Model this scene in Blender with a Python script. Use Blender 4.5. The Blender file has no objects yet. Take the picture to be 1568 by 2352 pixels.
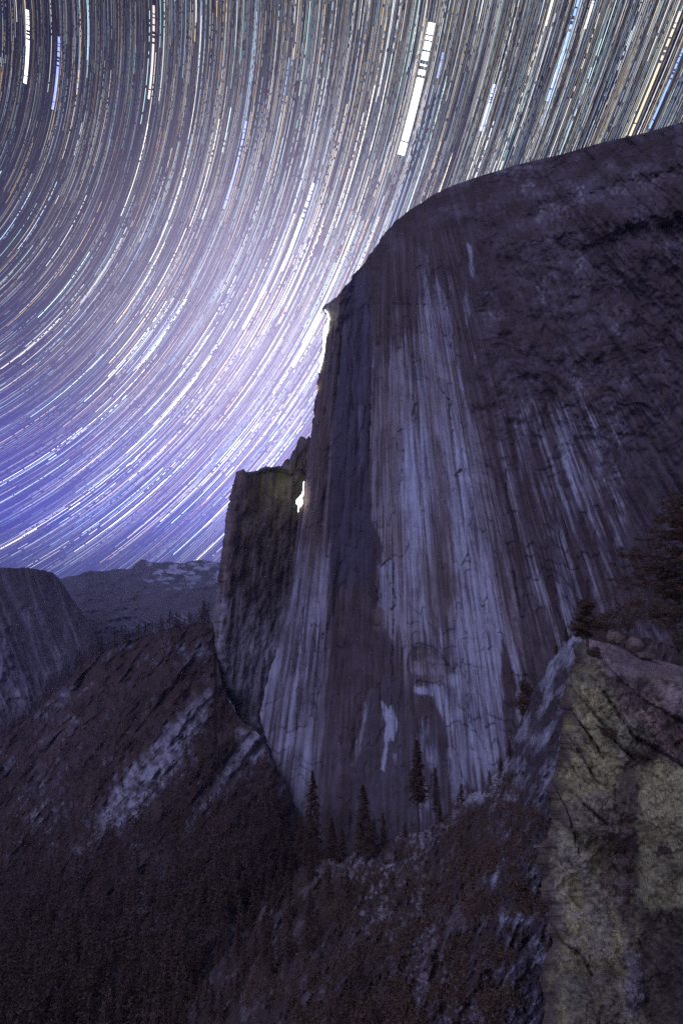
import bpy, math, random
import numpy as np
from mathutils import Vector

random.seed(7)
RNG = np.random.default_rng(7)
S = bpy.context.scene

# ------------------------------------------------------------------ camera
# photo coordinates used for surveying: 1568 x 2352, lens 20 mm on a 36 mm tall frame
F = 1306.7
CX, CY = 784.0, 1176.0
PITCH = math.radians(8.0)
cam_d = bpy.data.cameras.new("camera")
cam = bpy.data.objects.new("camera", cam_d)
S.collection.objects.link(cam)
S.camera = cam
cam_d.sensor_fit = 'VERTICAL'
cam_d.sensor_height = 36.0
cam_d.lens = 20.0
cam_d.clip_start = 0.5
cam_d.clip_end = 200000.0
cam.location = (0, 0, 0)
cam.rotation_euler = (math.radians(90) + PITCH, 0, 0)

# ------------------------------------------------------------------ world and light
MOON_EL = math.radians(34)
MOON_AZ = math.radians(222)          # clockwise from +Y: behind the viewer, to the left
HAZE = 2.8e-5
w = bpy.data.worlds.new("World")
S.world = w
w.use_nodes = True
NT = w.node_tree
NT.nodes.clear()


def nd(nt, typ, **kw):
    n = nt.nodes.new(typ)
    for k, v in kw.items():
        setattr(n, k, v)
    return n


def camdir(x, y):
    """unit direction in the world of a surveyed point (elements may be arrays)"""
    a = (np.asarray(x, float) - CX) / F
    b = (CY - np.asarray(y, float)) / F
    c, s = math.cos(PITCH), math.sin(PITCH)
    v = np.stack([a, c - b * s, s + b * c], -1)
    return v / np.linalg.norm(v, axis=-1, keepdims=True)


out = nd(NT, 'ShaderNodeOutputWorld')
bg_moon = nd(NT, 'ShaderNodeBackground')
sky = nd(NT, 'ShaderNodeTexSky', sky_type='NISHITA', sun_disc=False)
sky.sun_elevation = MOON_EL
sky.sun_rotation = MOON_AZ
NT.links.new(sky.outputs[0], bg_moon.inputs[0])
bg_moon.inputs[1].default_value = 0.0006       # a moonlit sky is the day sky, very much dimmer
tc = nd(NT, 'ShaderNodeTexCoord')
nrm = nd(NT, 'ShaderNodeVectorMath', operation='NORMALIZE')
NT.links.new(tc.outputs['Generated'], nrm.inputs[0])
sep = nd(NT, 'ShaderNodeSeparateXYZ')
NT.links.new(nrm.outputs[0], sep.inputs[0])
ramp = nd(NT, 'ShaderNodeValToRGB')
cr = ramp.color_ramp
stops = [(0.0, (0.036, 0.040, 0.18)), (0.05, (0.046, 0.054, 0.30)), (0.12, (0.064, 0.070, 0.48)), (0.22, (0.062, 0.056, 0.37)),
         (0.33, (0.038, 0.034, 0.16)), (0.46, (0.016, 0.015, 0.058)), (0.60, (0.013, 0.012, 0.034)), (1.0, (0.012, 0.011, 0.026))]
while len(cr.elements) < len(stops):
    cr.elements.new(0.5)
for e, (p, c) in zip(cr.elements, stops):
    e.position = p
    e.color = (*c, 1)
NT.links.new(sep.outputs[2], ramp.inputs[0])
GLOWS = [((655, 790), 34, (0.30, 0.25, 0.40)), ((470, 910), 22, (0.135, 0.125, 0.20)), ((720, 560), 40, (0.05, 0.047, 0.07))]
last = ramp.outputs[0]
for (gx, gy), pw, col in GLOWS:
    gd = camdir(gx, gy)
    dot = nd(NT, 'ShaderNodeVectorMath', operation='DOT_PRODUCT')
    NT.links.new(nrm.outputs[0], dot.inputs[0])
    dot.inputs[1].default_value = tuple(gd)
    mx = nd(NT, 'ShaderNodeMath', operation='MAXIMUM')
    NT.links.new(dot.outputs['Value'], mx.inputs[0])
    mx.inputs[1].default_value = 0.0
    po = nd(NT, 'ShaderNodeMath', operation='POWER')
    NT.links.new(mx.outputs[0], po.inputs[0])
    po.inputs[1].default_value = pw
    sc = nd(NT, 'ShaderNodeVectorMath', operation='SCALE')
    sc.inputs[0].default_value = col
    NT.links.new(po.outputs[0], sc.inputs['Scale'])
    ad = nd(NT, 'ShaderNodeVectorMath', operation='ADD')
    NT.links.new(last, ad.inputs[0])
    NT.links.new(sc.outputs[0], ad.inputs[1])
    last = ad.outputs[0]
bg_night = nd(NT, 'ShaderNodeBackground')
NT.links.new(last, bg_night.inputs[0])
bg_night.inputs[1].default_value = 1.0
addw = nd(NT, 'ShaderNodeAddShader')
NT.links.new(bg_moon.outputs[0], addw.inputs[0])
NT.links.new(bg_night.outputs[0], addw.inputs[1])
NT.links.new(addw.outputs[0], out.inputs[0])

sun_d = bpy.data.lights.new("moonlight", 'SUN')
sun_d.energy = 2.75
sun_d.angle = math.radians(75)
sun_d.color = (0.43, 0.46, 0.96)
sun = bpy.data.objects.new("moonlight", sun_d)
S.collection.objects.link(sun)
ldir = Vector((math.sin(MOON_AZ) * math.cos(MOON_EL), math.cos(MOON_AZ) * math.cos(MOON_EL), math.sin(MOON_EL)))
sun.rotation_euler = (-ldir).to_track_quat('-Z', 'Y').to_euler()

S.view_settings.view_transform = 'Standard'
S.view_settings.look = 'None'
S.view_settings.exposure = 0.0
S.view_settings.gamma = 1.0
S.view_settings.use_curve_mapping = False
S.cycles.max_bounces = 5
S.cycles.transparent_max_bounces = 32
S.cycles.use_denoising = False


# ------------------------------------------------------------------ helpers
def tag(o, label=None, cat=None, group=None, kind=None):
    if label: o['label'] = label
    if cat: o['category'] = cat
    if group: o['group'] = group
    if kind: o['kind'] = kind
    return o


def _h(ix, iy, seed):
    n = (ix.astype(np.int64) * 374761393 + iy.astype(np.int64) * 668265263 + seed * 1442695041) & 0xffffffff
    n = ((n ^ (n >> 13)) * 1274126177) & 0xffffffff
    n = n ^ (n >> 16)
    return (n & 0xffff) / 65535.0


def vnoise(x, y, seed=0):
    ix, iy = np.floor(x), np.floor(y)
    fx, fy = x - ix, y - iy
    fx = fx * fx * fx * (fx * (fx * 6 - 15) + 10)
    fy = fy * fy * fy * (fy * (fy * 6 - 15) + 10)
    a, b = _h(ix, iy, seed), _h(ix + 1, iy, seed)
    c, d = _h(ix, iy + 1, seed), _h(ix + 1, iy + 1, seed)
    return (a + (b - a) * fx) * (1 - fy) + (c + (d - c) * fx) * fy


def fbm(x, y, oct=4, seed=0, gain=0.5):
    x = np.asarray(x, float); y = np.asarray(y, float)
    r = 0; amp = 1; tot = 0
    for o in range(oct):
        r = r + amp * vnoise(x + 17.3 * o, y - 9.1 * o, seed + o * 31)
        tot += amp; amp *= gain; x = x * 2.03; y = y * 2.03
    return r / tot


def sst(a, b, v):
    t = np.clip((v - a) / (b - a), 0, 1)
    return t * t * (3 - 2 * t)


def segdist(x, y, pts, closed=False):
    d = np.full(x.shape, 1e9)
    n = len(pts)
    for i in range(n if closed else n - 1):
        (ax, ay), (bx, by) = pts[i], pts[(i + 1) % n]
        vx, vy = bx - ax, by - ay
        t = np.clip(((x - ax) * vx + (y - ay) * vy) / (vx * vx + vy * vy + 1e-9), 0, 1)
        d = np.minimum(d, np.hypot(x - ax - t * vx, y - ay - t * vy))
    return d


def pmask(x, y, pts, soft):
    """1 inside the polygon, 0 outside, over a band of width soft"""
    xs = [p[0] for p in pts]; ys = [p[1] for p in pts]
    m = np.zeros(x.shape)
    box = (x > min(xs) - soft) & (x < max(xs) + soft) & (y > min(ys) - soft) & (y < max(ys) + soft)
    xb, yb = x[box], y[box]
    ins = np.zeros(xb.shape, bool)
    n = len(pts)
    for i in range(n):
        (x1, y1), (x2, y2) = pts[i], pts[(i + 1) % n]
        if y1 == y2: continue
        ins ^= ((y1 > yb) != (y2 > yb)) & (xb < (x2 - x1) * (yb - y1) / (y2 - y1) + x1)
    d = segdist(xb, yb, pts, True)
    m[box] = sst(-soft, soft, np.where(ins, d, -d))
    return m


class TPS:
    """thin plate spline of log distance over surveyed points (x, y, metres)"""
    def __init__(self, pts, smooth=0.0):
        p = np.array(pts, float)
        self.c = p[:, :2] / 1000
        n = len(p)
        K = self._k(self.c) + np.eye(n) * smooth
        P = np.hstack([np.ones((n, 1)), self.c])
        A = np.block([[K, P], [P.T, np.zeros((3, 3))]])
        self.w = np.linalg.solve(A, np.concatenate([np.log(p[:, 2]), np.zeros(3)]))

    def _k(self, q):
        d = np.linalg.norm(q[:, None] - self.c[None], axis=-1)
        return np.where(d > 0, d * d * np.log(d + 1e-12), 0)

    def __call__(self, x, y):
        x = np.asarray(x, float)
        q = np.stack([x.ravel(), np.broadcast_to(np.asarray(y, float), x.shape).ravel()], -1) / 1000
        v = np.empty(len(q))
        for i in range(0, len(q), 50000):
            qq = q[i:i + 50000]
            v[i:i + 50000] = self._k(qq) @ self.w[:-3] + self.w[-3] + qq @ self.w[-2:]
        return np.exp(v).reshape(x.shape)


def at(x, y, Y):
    """world point seen at surveyed (x, y) whose distance straight ahead is Y metres"""
    d = camdir(x, y)
    return d * (np.asarray(Y, float) / d[..., 1])[..., None]


def skirt(edge, dists, side=0.0):
    """the ground or rock carrying on out of sight behind an edge"""
    a = edge.copy(); hl = np.linalg.norm(a[:, :2], axis=1, keepdims=True)
    a = np.concatenate([a[:, :2] / hl, np.minimum(a[:, 2:] / hl, 0) - .22], 1)
    a[:, 0] += side
    return [edge + a * d for d in dists]


def link(o):
    S.collection.objects.link(o)
    return o


def raw_mesh(name, V, FA, mat, col=None, smooth=True):
    me = bpy.data.meshes.new(name)
    V = np.asarray(V, np.float32).reshape(-1, 3)
    FA = np.asarray(FA, np.int32)
    k = FA.shape[1]
    me.vertices.add(len(V)); me.vertices.foreach_set('co', V.ravel())
    me.loops.add(FA.size); me.loops.foreach_set('vertex_index', FA.ravel())
    me.polygons.add(len(FA))
    me.polygons.foreach_set('loop_start', np.arange(0, FA.size, k, dtype=np.int32))
    me.polygons.foreach_set('use_smooth', np.full(len(FA), smooth))
    if col is not None:
        a = me.color_attributes.new('rock', 'FLOAT_COLOR', 'POINT')
        c = np.ones((len(V), 4), np.float32); c[:, :3] = np.asarray(col).reshape(-1, 3)
        a.data.foreach_set('color', c.ravel())
    me.update(calc_edges=True)
    me.materials.append(mat)
    return me


def grid_faces(r, c):
    i = np.arange(r * c).reshape(r, c)
    return np.stack([i[:-1, :-1], i[1:, :-1], i[1:, 1:], i[:-1, 1:]], -1).reshape(-1, 4)


def grid_obj(name, P, col, mat):
    r, c = P.shape[:2]
    return link(bpy.data.objects.new(name, raw_mesh(name, P, grid_faces(r, c), mat, col)))


def rock_mat(name, scale, bump=0.4, var=0.35, stretch=(1, 1, 1)):
    m = bpy.data.materials.new(name); m.use_nodes = True
    nt = m.node_tree; b = nt.nodes['Principled BSDF']
    b.inputs['Roughness'].default_value = 0.92
    b.inputs['Specular IOR Level'].default_value = 0.15
    at_ = nd(nt, 'ShaderNodeVertexColor', layer_name='rock')
    tcn = nd(nt, 'ShaderNodeTexCoord')
    mp = nd(nt, 'ShaderNodeMapping')
    mp.inputs['Scale'].default_value = stretch
    nt.links.new(tcn.outputs['Object'], mp.inputs[0])
    n1 = nd(nt, 'ShaderNodeTexNoise'); n1.inputs['Scale'].default_value = scale; n1.inputs['Detail'].default_value = 8; n1.inputs['Roughness'].default_value = .65
    n2 = nd(nt, 'ShaderNodeTexNoise'); n2.inputs['Scale'].default_value = scale * 5.3; n2.inputs['Detail'].default_value = 5
    nt.links.new(mp.outputs[0], n1.inputs[0]); nt.links.new(mp.outputs[0], n2.inputs[0])
    ad = nd(nt, 'ShaderNodeMath', operation='ADD'); nt.links.new(n1.outputs[0], ad.inputs[0]); nt.links.new(n2.outputs[0], ad.inputs[1])
    mr = nd(nt, 'ShaderNodeMapRange'); nt.links.new(ad.outputs[0], mr.inputs[0])
    mr.inputs[1].default_value = .6; mr.inputs[2].default_value = 1.4
    mr.inputs[3].default_value = 1 - var; mr.inputs[4].default_value = 1 + var
    mul = nd(nt, 'ShaderNodeVectorMath', operation='SCALE')
    nt.links.new(at_.outputs[0], mul.inputs[0]); nt.links.new(mr.outputs[0], mul.inputs['Scale'])
    nt.links.new(mul.outputs[0], b.inputs['Base Color'])
    bp = nd(nt, 'ShaderNodeBump'); bp.inputs['Strength'].default_value = bump; bp.inputs['Distance'].default_value = 1.0 / scale * .3
    nt.links.new(ad.outputs[0], bp.inputs['Height']); nt.links.new(bp.outputs[0], b.inputs['Normal'])
    return m


def flat_mat(name, col, rough=.9, var=.5, scale=1.0):
    m = bpy.data.materials.new(name); m.use_nodes = True
    nt = m.node_tree; b = nt.nodes['Principled BSDF']
    b.inputs['Roughness'].default_value = rough
    b.inputs['Specular IOR Level'].default_value = 0.1
    tcn = nd(nt, 'ShaderNodeTexCoord')
    n = nd(nt, 'ShaderNodeTexNoise'); n.inputs['Scale'].default_value = scale; n.inputs['Detail'].default_value = 4
    nt.links.new(tcn.outputs['Object'], n.inputs[0])
    mr = nd(nt, 'ShaderNodeMapRange'); nt.links.new(n.outputs[0], mr.inputs[0])
    mr.inputs[1].default_value = .3; mr.inputs[2].default_value = .7
    mr.inputs[3].default_value = 1 - var; mr.inputs[4].default_value = 1 + var
    mul = nd(nt, 'ShaderNodeVectorMath', operation='SCALE'); mul.inputs[0].default_value = col
    nt.links.new(mr.outputs[0], mul.inputs['Scale'])
    nt.links.new(mul.outputs[0], b.inputs['Base Color'])
    return m


def mix(a, b, t):
    return a + (np.asarray(b) - a) * t[..., None]


DARK = np.array((.058, .037, .028))
CLEAN = np.array((.42, .41, .41))
BROWN = np.array((.190, .132, .092))
MID = np.array((.108, .090, .088))
PALE = np.array((.315, .300, .290))


def tones(t, brown):
    """albedo of weathered granite: lichen black, then stained grey, then clean pale grey; brown = iron staining"""
    c = mix(np.broadcast_to(DARK, t.shape + (3,)), MID, np.clip(t * 2.7, 0, 1))
    c = mix(c, PALE, np.clip((t - .37) / .36, 0, 1))
    c = mix(c, CLEAN, np.clip((t - .73) / .3, 0, 1))
    bc = mix(np.broadcast_to(DARK, t.shape + (3,)), BROWN, np.clip(t * 1.6, 0, 1))
    return mix(c, 0, np.zeros_like(t)) * (1 - brown[..., None]) + bc * brown[..., None]


rock_far = rock_mat("granite_face", 0.10, .5, .22, (1, 1, .25))
rock_rough = rock_mat("rough_granite", 0.16, .8, .4)
rock_near = rock_mat("lichen_granite", 1.1, .9, .55)
rock_mount = rock_mat("mountain_rock", 0.010, .25, .3)

# ------------------------------------------------------------------ the great cliff
N_FACE = np.array((-.70, -.70, .15)); N_FACE /= np.linalg.norm(N_FACE)
P_FACE = at(735, 850, 900.0)


def face_depth(x, y):
    d = camdir(x, y)
    t = (P_FACE @ N_FACE) / (d @ N_FACE)
    return t * d[..., 1]


RIM = [(250, 1690), (280, 1568), (305, 1480), (325, 1390), (355, 1285), (380, 1180), (410, 1085), (425, 1040), (450, 990), (480, 945),
       (510, 905), (540, 880), (600, 838), (640, 805), (672, 782), (690, 760), (703, 746), (709, 738), (718, 750), (760, 744), (850, 733), (1000, 714), (1150, 690),
       (1300, 672), (1450, 648), (1600, 605), (1640, 596), (1700, 612), (1780, 640), (1870, 690), (2060, 745)]
ys = np.concatenate([np.arange(250, 560, 1.6), np.arange(560, 2060, 2.4)])
rim_y = np.array([p[0] for p in RIM], float); rim_x = np.array([p[1] for p in RIM], float)
xl = np.interp(ys, rim_y, rim_x) + (fbm(ys / 14, ys * 0, 4, 3) - .5) * np.interp(ys, [250, 560, 700, 900, 2060], [3, 9, 12, 8, 10])
NC = 560
u = np.linspace(0, 1, NC) ** 1.0
X = xl[:, None] + (1720 - xl)[:, None] * u[None]
Yv = np.repeat(ys[:, None], NC, 1)
s = (X - 880) / (1 + (Yv - 700) * .00125)
# silhouette distance for the rounding of the dome
order = np.argsort(rim_x[:18])
yr = np.interp(X, rim_x[:18][order], rim_y[:18][order])
dr = np.clip(Yv - yr, 0, None)
dep = face_depth(X, Yv)
lowfade = sst(640, 760, Yv)
off = np.interp(s, [-170, -108, -30, -24, 150, 700], [0, 0, 34, 34, 0, 0]) * sst(600, 760, Yv) * (1 - .6 * sst(1450, 1700, Yv))
off += 130 * np.clip(1 - dr / 190, 0, 1) ** 2.2 * sst(760, 900, X)
nb = fbm(s / 60, Yv / 260, 4, 11)
nst = fbm(s / 7, Yv / 190, 4, 12)
nst2 = fbm(s / 2.6, Yv / 80, 3, 13)
nch = fbm(X / 34, Yv / 34, 5, 14)
ncl = fbm(X / 80, Yv / 60, 5, 15)
rough_up = np.maximum(sst(1040, 1130, X) * (1 - sst(980, 1200, Yv)), 1 - sst(40, 150, dr))
off += (nb - .5) * 30 + ((nst - .5) * 7 + (nst2 - .5) * 2) * (1 - .9 * rough_up) + (nch - .5) * (4 + 12 * rough_up)
# domed cap: exfoliation shells, curved bands
cap = 1 - sst(480, 640, Yv - (X - 950) * .05)
bandc = (dr + (ncl - .5) * 60)
off += cap * 6 * np.sin(bandc / 17.0)
# arch and ledges
ARCH = [(958, 1479), (967, 1477), (999, 1489), (1019, 1513), (1037, 1545)]
inarch = pmask(X + (nch - .5) * 10, Yv, [(945, 1488), (967, 1482), (999, 1494), (1016, 1518), (1028, 1545), (1010, 1562), (958, 1564), (938, 1530)], 9)
off += inarch * 3
off -= pmask(X, Yv, [(935, 1430), (1040, 1400), (1090, 1460), (1040, 1540), (1000, 1480), (940, 1475)], 16) * 3
CRACKS = [  # polyline, half width, darkness
    ([(903, 1283), (902, 1400), (901, 1500), (899, 1560), (901, 1640)], 1.1, .85),
    ([(886, 1300), (888, 1345)], .9, .8), ([(875, 1303), (889, 1289), (904, 1281)], 1.2, .9), ([(868, 1330), (866, 1396)], .8, .7),
    ([(904, 1355), (908, 1376), (906, 1392), (898, 1400)], 1.6, .9),
    (ARCH, 1.0, .6), ([(1015, 1512), (1026, 1532), (1044, 1546)], 2.4, .5), ([(947, 1572), (965, 1564), (990, 1569), (1012, 1566)], 1.4, .8),
    ([(1047, 1093), (1053, 1086), (1057, 1080)], 3.0, .85), ([(923, 1120), (924, 1075), (928, 1034)], 1.1, .8), ([(1052, 1095), (1046, 1098)], 1.2, .7),
    ([(914, 993), (922, 986), (931, 984)], 1.0, .8), ([(947, 953), (951, 936), (959, 924)], 1.5, .8), ([(955, 962), (957, 945)], 1., .7),
    ([(1007, 890), (1026, 914), (1031, 924), (1034, 962)], 1.2, .7), ([(1029, 916), (1036, 925), (1033, 935)], 2.2, .7),
    ([(943, 833), (960, 829), (968, 833)], 1.0, .7),
    ([(1075, 1272), (1068, 1284), (1056, 1300)], 1.5, .8), ([(1068, 1282), (1078, 1272), (1079, 1262)], 1.6, .8), ([(1066, 1290), (1081, 1293), (1082, 1283)], 1., .7),
    ([(1112, 1389), (1120, 1440), (1128, 1478), (1129, 1487)], .9, .7), ([(1130, 1486), (1122, 1494), (1117, 1504)], 2.0, .7),
    ([(1057, 1510), (1056, 1535), (1064, 1516)], 1.4, .7), ([(1055, 1522), (1085, 1528), (1103, 1536)], 1.0, .5), ([(1060, 1468), (1076, 1464), (1070, 1450)], 1.0, .5),
    ([(1069, 1595), (1073, 1640), (1078, 1660)], 1.2, .7), ([(1071, 1650), (1073, 1662)], 2.2, .6),
    ([(1180, 1312), (1184, 1350), (1189, 1386), (1198, 1420)], 3.2, .75), ([(1163, 1080), (1166, 1180)], 1.4, .6),
    ([(1136, 1262), (1150, 1392)], .8, .6), ([(1110, 1300), (1128, 1430)], .8, .5),
    ([(1000, 820), (1006, 900), (1004, 880)], .9, .5), ([(1030, 700), (1034, 790), (1046, 850)], .9, .5),
    ([(760, 705), (768, 780), (762, 860)], 1.0, .4), ([(800, 680), (785, 760), (778, 860)], 1.2, .5), ([(850, 650), (846, 760), (852, 900), (848, 1040)], 1.6, .6),
    ([(697, 1400), (684, 1600), (676, 1760)], 1.0, .6), ([(735, 1440), (722, 1620), (718, 1750)], 1.0, .5), ([(690, 1330), (683, 1400)], 1.0, .5),
    ([(706, 1160), (700, 1250), (694, 1300)], 1.0, .45), ([(838, 1578), (828, 1650), (812, 1720)], 1.3, .5),
]
crk = np.zeros_like(X); crkn = fbm(X / 12, Yv / 12, 3, 23)
wob = (fbm(Yv / 22, X / 22, 3, 21) - .5) * 7
wob2 = (fbm(Yv / 30, X / 9, 3, 22) - .5) * 7
for pts, hw, dk in CRACKS:
    d = segdist(X + wob, Yv + wob2, pts)
    crk = np.maximum(crk, dk * (1 - sst(hw * .35, hw * 1.15 + .9, d)) * sst(.28, .55, crkn))
off += crk * 4.0

wpx = (fbm(X / 150, Yv / 150, 3, 27) - .5) * 190; wpy = (fbm(X / 150, Yv / 150, 3, 28) - .5) * 190
swirl = fbm((X + wpx) / 60 + (Yv + wpy) / 200, (Yv + wpy) / 34 - (X + wpx) / 120, 5, 29)
off += rough_up * (np.abs(swirl - .5) - .1) * 11
fq = fbm(s / 46, Yv / 230, 4, 26) * 9; fl_i = np.floor(fq); fr = fq - fl_i
off += (fl_i - 4) * 1.6 * (1 - rough_up)
# --- staining of the cliff, with the corner panel's shade painted in
Xw = X + (nst - .5) * 26 + (nch - .5) * 22
Yw = Yv + (fbm(s / 3.2, Yv / 500, 3, 24) - .5) * 150
t = np.full(X.shape, .14)
brown = np.full(X.shape, .25) + (ncl - .5) * .5
st = (nst - .5) * 1.5 + (nst2 - .5) * .8


nfi = fbm(X / 9, Yv / 16, 3, 36)


def lay(poly, soft, val, amp, br=None, raw=False, op=1.0):
    global t, brown
    m = pmask(X + (nch - .5) * 8 + (nfi - .5) * 7 + (nst2 - .5) * 4 if raw else Xw, Yv + (nfi - .5) * 16 if raw else Yw, poly, soft) * op
    t = t * (1 - m) + (val + amp * st) * m
    if br is not None:
        brown = brown * (1 - m) + br * m
    return m


# dark upper right field with mottled bluish patches
mott = sst(.5, .72, fbm(X / 46, Yv / 40, 6, 31)) * .26 + sst(.52, .75, fbm(X / 15, Yv / 16, 4, 32)) * .12
nhf = fbm(X / 6, Yv / 6, 4, 39, .62)
lg = bandc / 34 + swirl * 2.2; lgf = lg - np.floor(lg)
shelf = (1 - sst(.0, .13, lgf)) * sst(.42, .6, fbm(X / 40, Yv / 40, 3, 38)) * (1 - sst(150, 330, dr)) * sst(880, 960, X)
off += shelf * 2
t += rough_up * (sst(.45, .72, swirl) * .22 - .10 + (nhf - .5) * .34) - shelf * .09
t += .6 * mott * (.35 + 1.2 * sst(.42, .6, nhf)) * sst(1020, 1120, X) * (1 - sst(1350, 1500, Yv) * .5)
t += sst(.55, .7, fbm(s / 4, Yv / 120, 4, 37)) * .30 * sst(1080, 1160, X) * sst(820, 1000, Yv)
t += cap * (.10 * np.sin(bandc / 11.0 + 3 * ncl) * sst(.4, .6, ncl) + (nch - .5) * .25)
lay([(900, 560), (1050, 560), (1110, 800), (1150, 1000), (1230, 1300), (1330, 1500), (1200, 1800), (900, 1500), (840, 1100), (846, 760), (870, 600)], 20, .20, .45, .45)
# main pale panel
lay([(862, 860), (900, 800), (960, 760), (985, 700), (1010, 700), (1050, 860), (1100, 1000), (1135, 1150), (1180, 1330), (1215, 1480), (1185, 1640), (1160, 1760),
     (1080, 1830), (1010, 1800), (1000, 1600), (905, 1480), (868, 1380), (850, 1200), (852, 1000)], 22, .68, .42, .42)
lay([(930, 1000), (1010, 960), (1090, 1200), (1170, 1480), (1165, 1740), (1060, 1760), (1020, 1540), (950, 1400), (930, 1200)], 40, .74, .30, .10)
lay([(925, 1010), (970, 980), (968, 1180), (960, 1290), (935, 1210)], 12, .95, .2, .0)
lay([(1040, 1010), (1060, 1010), (1090, 1180), (1072, 1210)], 8, .98, .2, .0)
# brown bands within the pale panel
for poly in ([(985, 830), (1000, 830), (1018, 1100), (1046, 1330), (1040, 1440), (1000, 1430), (1000, 1200)], [(1040, 720), (1052, 740), (1062, 830), (1052, 840)],
             [(960, 1250), (1020, 1250), (1040, 1420), (985, 1440)], [(905, 1180), (925, 1180), (926, 1300), (900, 1330), (872, 1250)], [(870, 860), (900, 850), (905, 1080), (872, 1080)],
             [(905, 1520), (945, 1490), (945, 1600), (915, 1620)], [(1130, 1290), (1160, 1290), (1215, 1500), (1180, 1500)]):
    lay(poly, 14, .50, .40, .80, op=.65)
# upper pale slips
for poly in ([(976, 580), (984, 590), (992, 720), (1000, 800), (984, 790), (980, 690)], [(996, 640), (1002, 632), (1018, 672), (1030, 690), (1046, 830), (1020, 830), (1004, 740), (994, 720)],
             [(1062, 690), (1070, 668), (1078, 712), (1070, 760)], [(1072, 560), (1082, 560), (1090, 640), (1076, 630)], [(1050, 800), (1060, 850), (1070, 900), (1058, 890)],
             [(945, 832), (978, 836), (982, 905), (950, 900)], [(858, 790), (868, 800), (864, 850), (852, 840)], [(1086, 810), (1096, 815), (1090, 835)]):
    lay(poly, 4, .62, .42, .1, raw=True)
# right hand streaked skirt
lay([(1150, 960), (1300, 930), (1345, 930), (1400, 1180), (1420, 1290), (1330, 1440), (1290, 1490), (1230, 1520), (1190, 1400), (1150, 1150)], 20, .30, 1.0, .30, op=.8)
for poly in ([(1270, 940), (1312, 940), (1335, 1120), (1318, 1215), (1296, 1150)], [(1325, 1080), (1345, 1085), (1382, 1215), (1366, 1210)], [(1398, 1165), (1421, 1165), (1430, 1260), (1410, 1265)],
             [(1432, 1155), (1440, 1155), (1444, 1250), (1434, 1255)], [(1266, 1210), (1292, 1215), (1312, 1330), (1318, 1450), (1296, 1470), (1276, 1340)], [(1355, 960), (1372, 960), (1385, 1080), (1372, 1085)],
             [(1400, 1110), (1410, 1115), (1408, 1140)], [(1160, 1480), (1196, 1480), (1200, 1640), (1172, 1700)], [(1180, 1020), (1190, 1000), (1200, 1100), (1190, 1120)], [(1240, 1080), (1252, 1060), (1262, 1180), (1250, 1170)]):
    lay(poly, 8, .62, .55, .05, op=.9)
lay([(1144, 1540), (1162, 1500), (1190, 1560), (1184, 1640), (1172, 1740), (1162, 1700)], 5, .16, .3, .7)
lay([(1440, 900), (1720, 850), (1720, 1500), (1470, 1400), (1440, 1200)], 20, .13, .25, .15)
# left panel, from dark brown above to blue grey below
lay([(700, 690), (790, 650), (800, 900), (765, 1300), (745, 1700), (740, 2060), (560, 2060), (560, 1600), (660, 1200)], 8, .30, .55, .5, raw=True)
lay([(640, 1180), (770, 1280), (750, 1500), (735, 1700), (730, 2060), (560, 2060), (560, 1560)], 30, .58, .32, .08)
lay([(700, 1020), (735, 1000), (755, 1300), (700, 1340), (690, 1200)], 16, .34, .6, .75, op=.7)
lay([(738, 860), (760, 860), (730, 1250), (705, 1250)], 10, .30, .5, .9, op=.8)
# dark corner panel: own tint, and the shade of its turned side, painted on
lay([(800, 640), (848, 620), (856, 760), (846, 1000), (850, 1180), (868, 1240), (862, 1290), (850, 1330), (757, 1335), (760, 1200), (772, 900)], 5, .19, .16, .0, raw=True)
lay([(822, 930), (836, 930), (833, 1060), (826, 1110)], 4, .44, .3, .2, raw=True)
lay([(757, 1310), (850, 1300), (862, 1400), (860, 1440), (900, 1475), (905, 1600), (850, 1575), (836, 1640), (812, 1760), (760, 1900), (728, 1900), (738, 1700), (752, 1500)], 9, .17, .34, .28, raw=True)
lay([(846, 1210), (874, 1236), (880, 1280), (866, 1330), (858, 1440), (846, 1440), (850, 1320)], 8, .07, .1, .4)
# pale flake
lay([(871, 1300), (886, 1292), (903, 1282), (911, 1340), (903, 1388), (887, 1402), (868, 1396)], 2.5, .62, .4, .12, raw=True)
lay([(852, 1402), (872, 1392), (886, 1402), (872, 1450), (856, 1446)], 4, .40, .3, .8, raw=True)
# lower stained bay
lay([(846, 1570), (905, 1540), (935, 1580), (945, 1590), (990, 1588), (1020, 1640), (1030, 1760), (1040, 1900), (800, 1960), (806, 1760), (838, 1640)], 8, .24, .14, .10, raw=True)
lay([(950, 1592), (984, 1596), (986, 1655), (950, 1662), (938, 1620)], 6, .07, .1, .6)
lay([(946, 1576), (1015, 1572), (1052, 1548), (1060, 1640), (1040, 1680), (1010, 1640), (990, 1600), (950, 1592)], 5, .80, .25, 0, raw=True)
lay([(1017, 1550), (1050, 1545), (1052, 1570), (1030, 1578), (1014, 1568)], 3, .92, .1, 0, raw=True)
lay([(874, 1606), (892, 1628), (902, 1620), (912, 1656), (904, 1705), (896, 1690), (890, 1722), (886, 1775), (872, 1765), (884, 1720), (884, 1660)], 2.2, .80, .2, 0, raw=True)
lay([(905, 1727), (912, 1730), (909, 1760), (903, 1745)], 2, .55, .2, 0, raw=True)
lay([(848, 1580), (853, 1580), (840, 1660), (815, 1760), (806, 1760), (832, 1650)], 2.5, .62, .2, .3, raw=True)
lay([(955, 1662), (972, 1668), (990, 1660), (984, 1680), (972, 1686), (960, 1680)], 4, .48, .3, .1)
lay([(968, 1690), (978, 1695), (1004, 1740), (1012, 1790), (1000, 1780), (985, 1730)], 4, .50, .3, 0)
lay([(955, 1770), (985, 1800), (1010, 1850), (990, 1870), (960, 1830)], 8, .52, .3, 0, op=.8)
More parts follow.
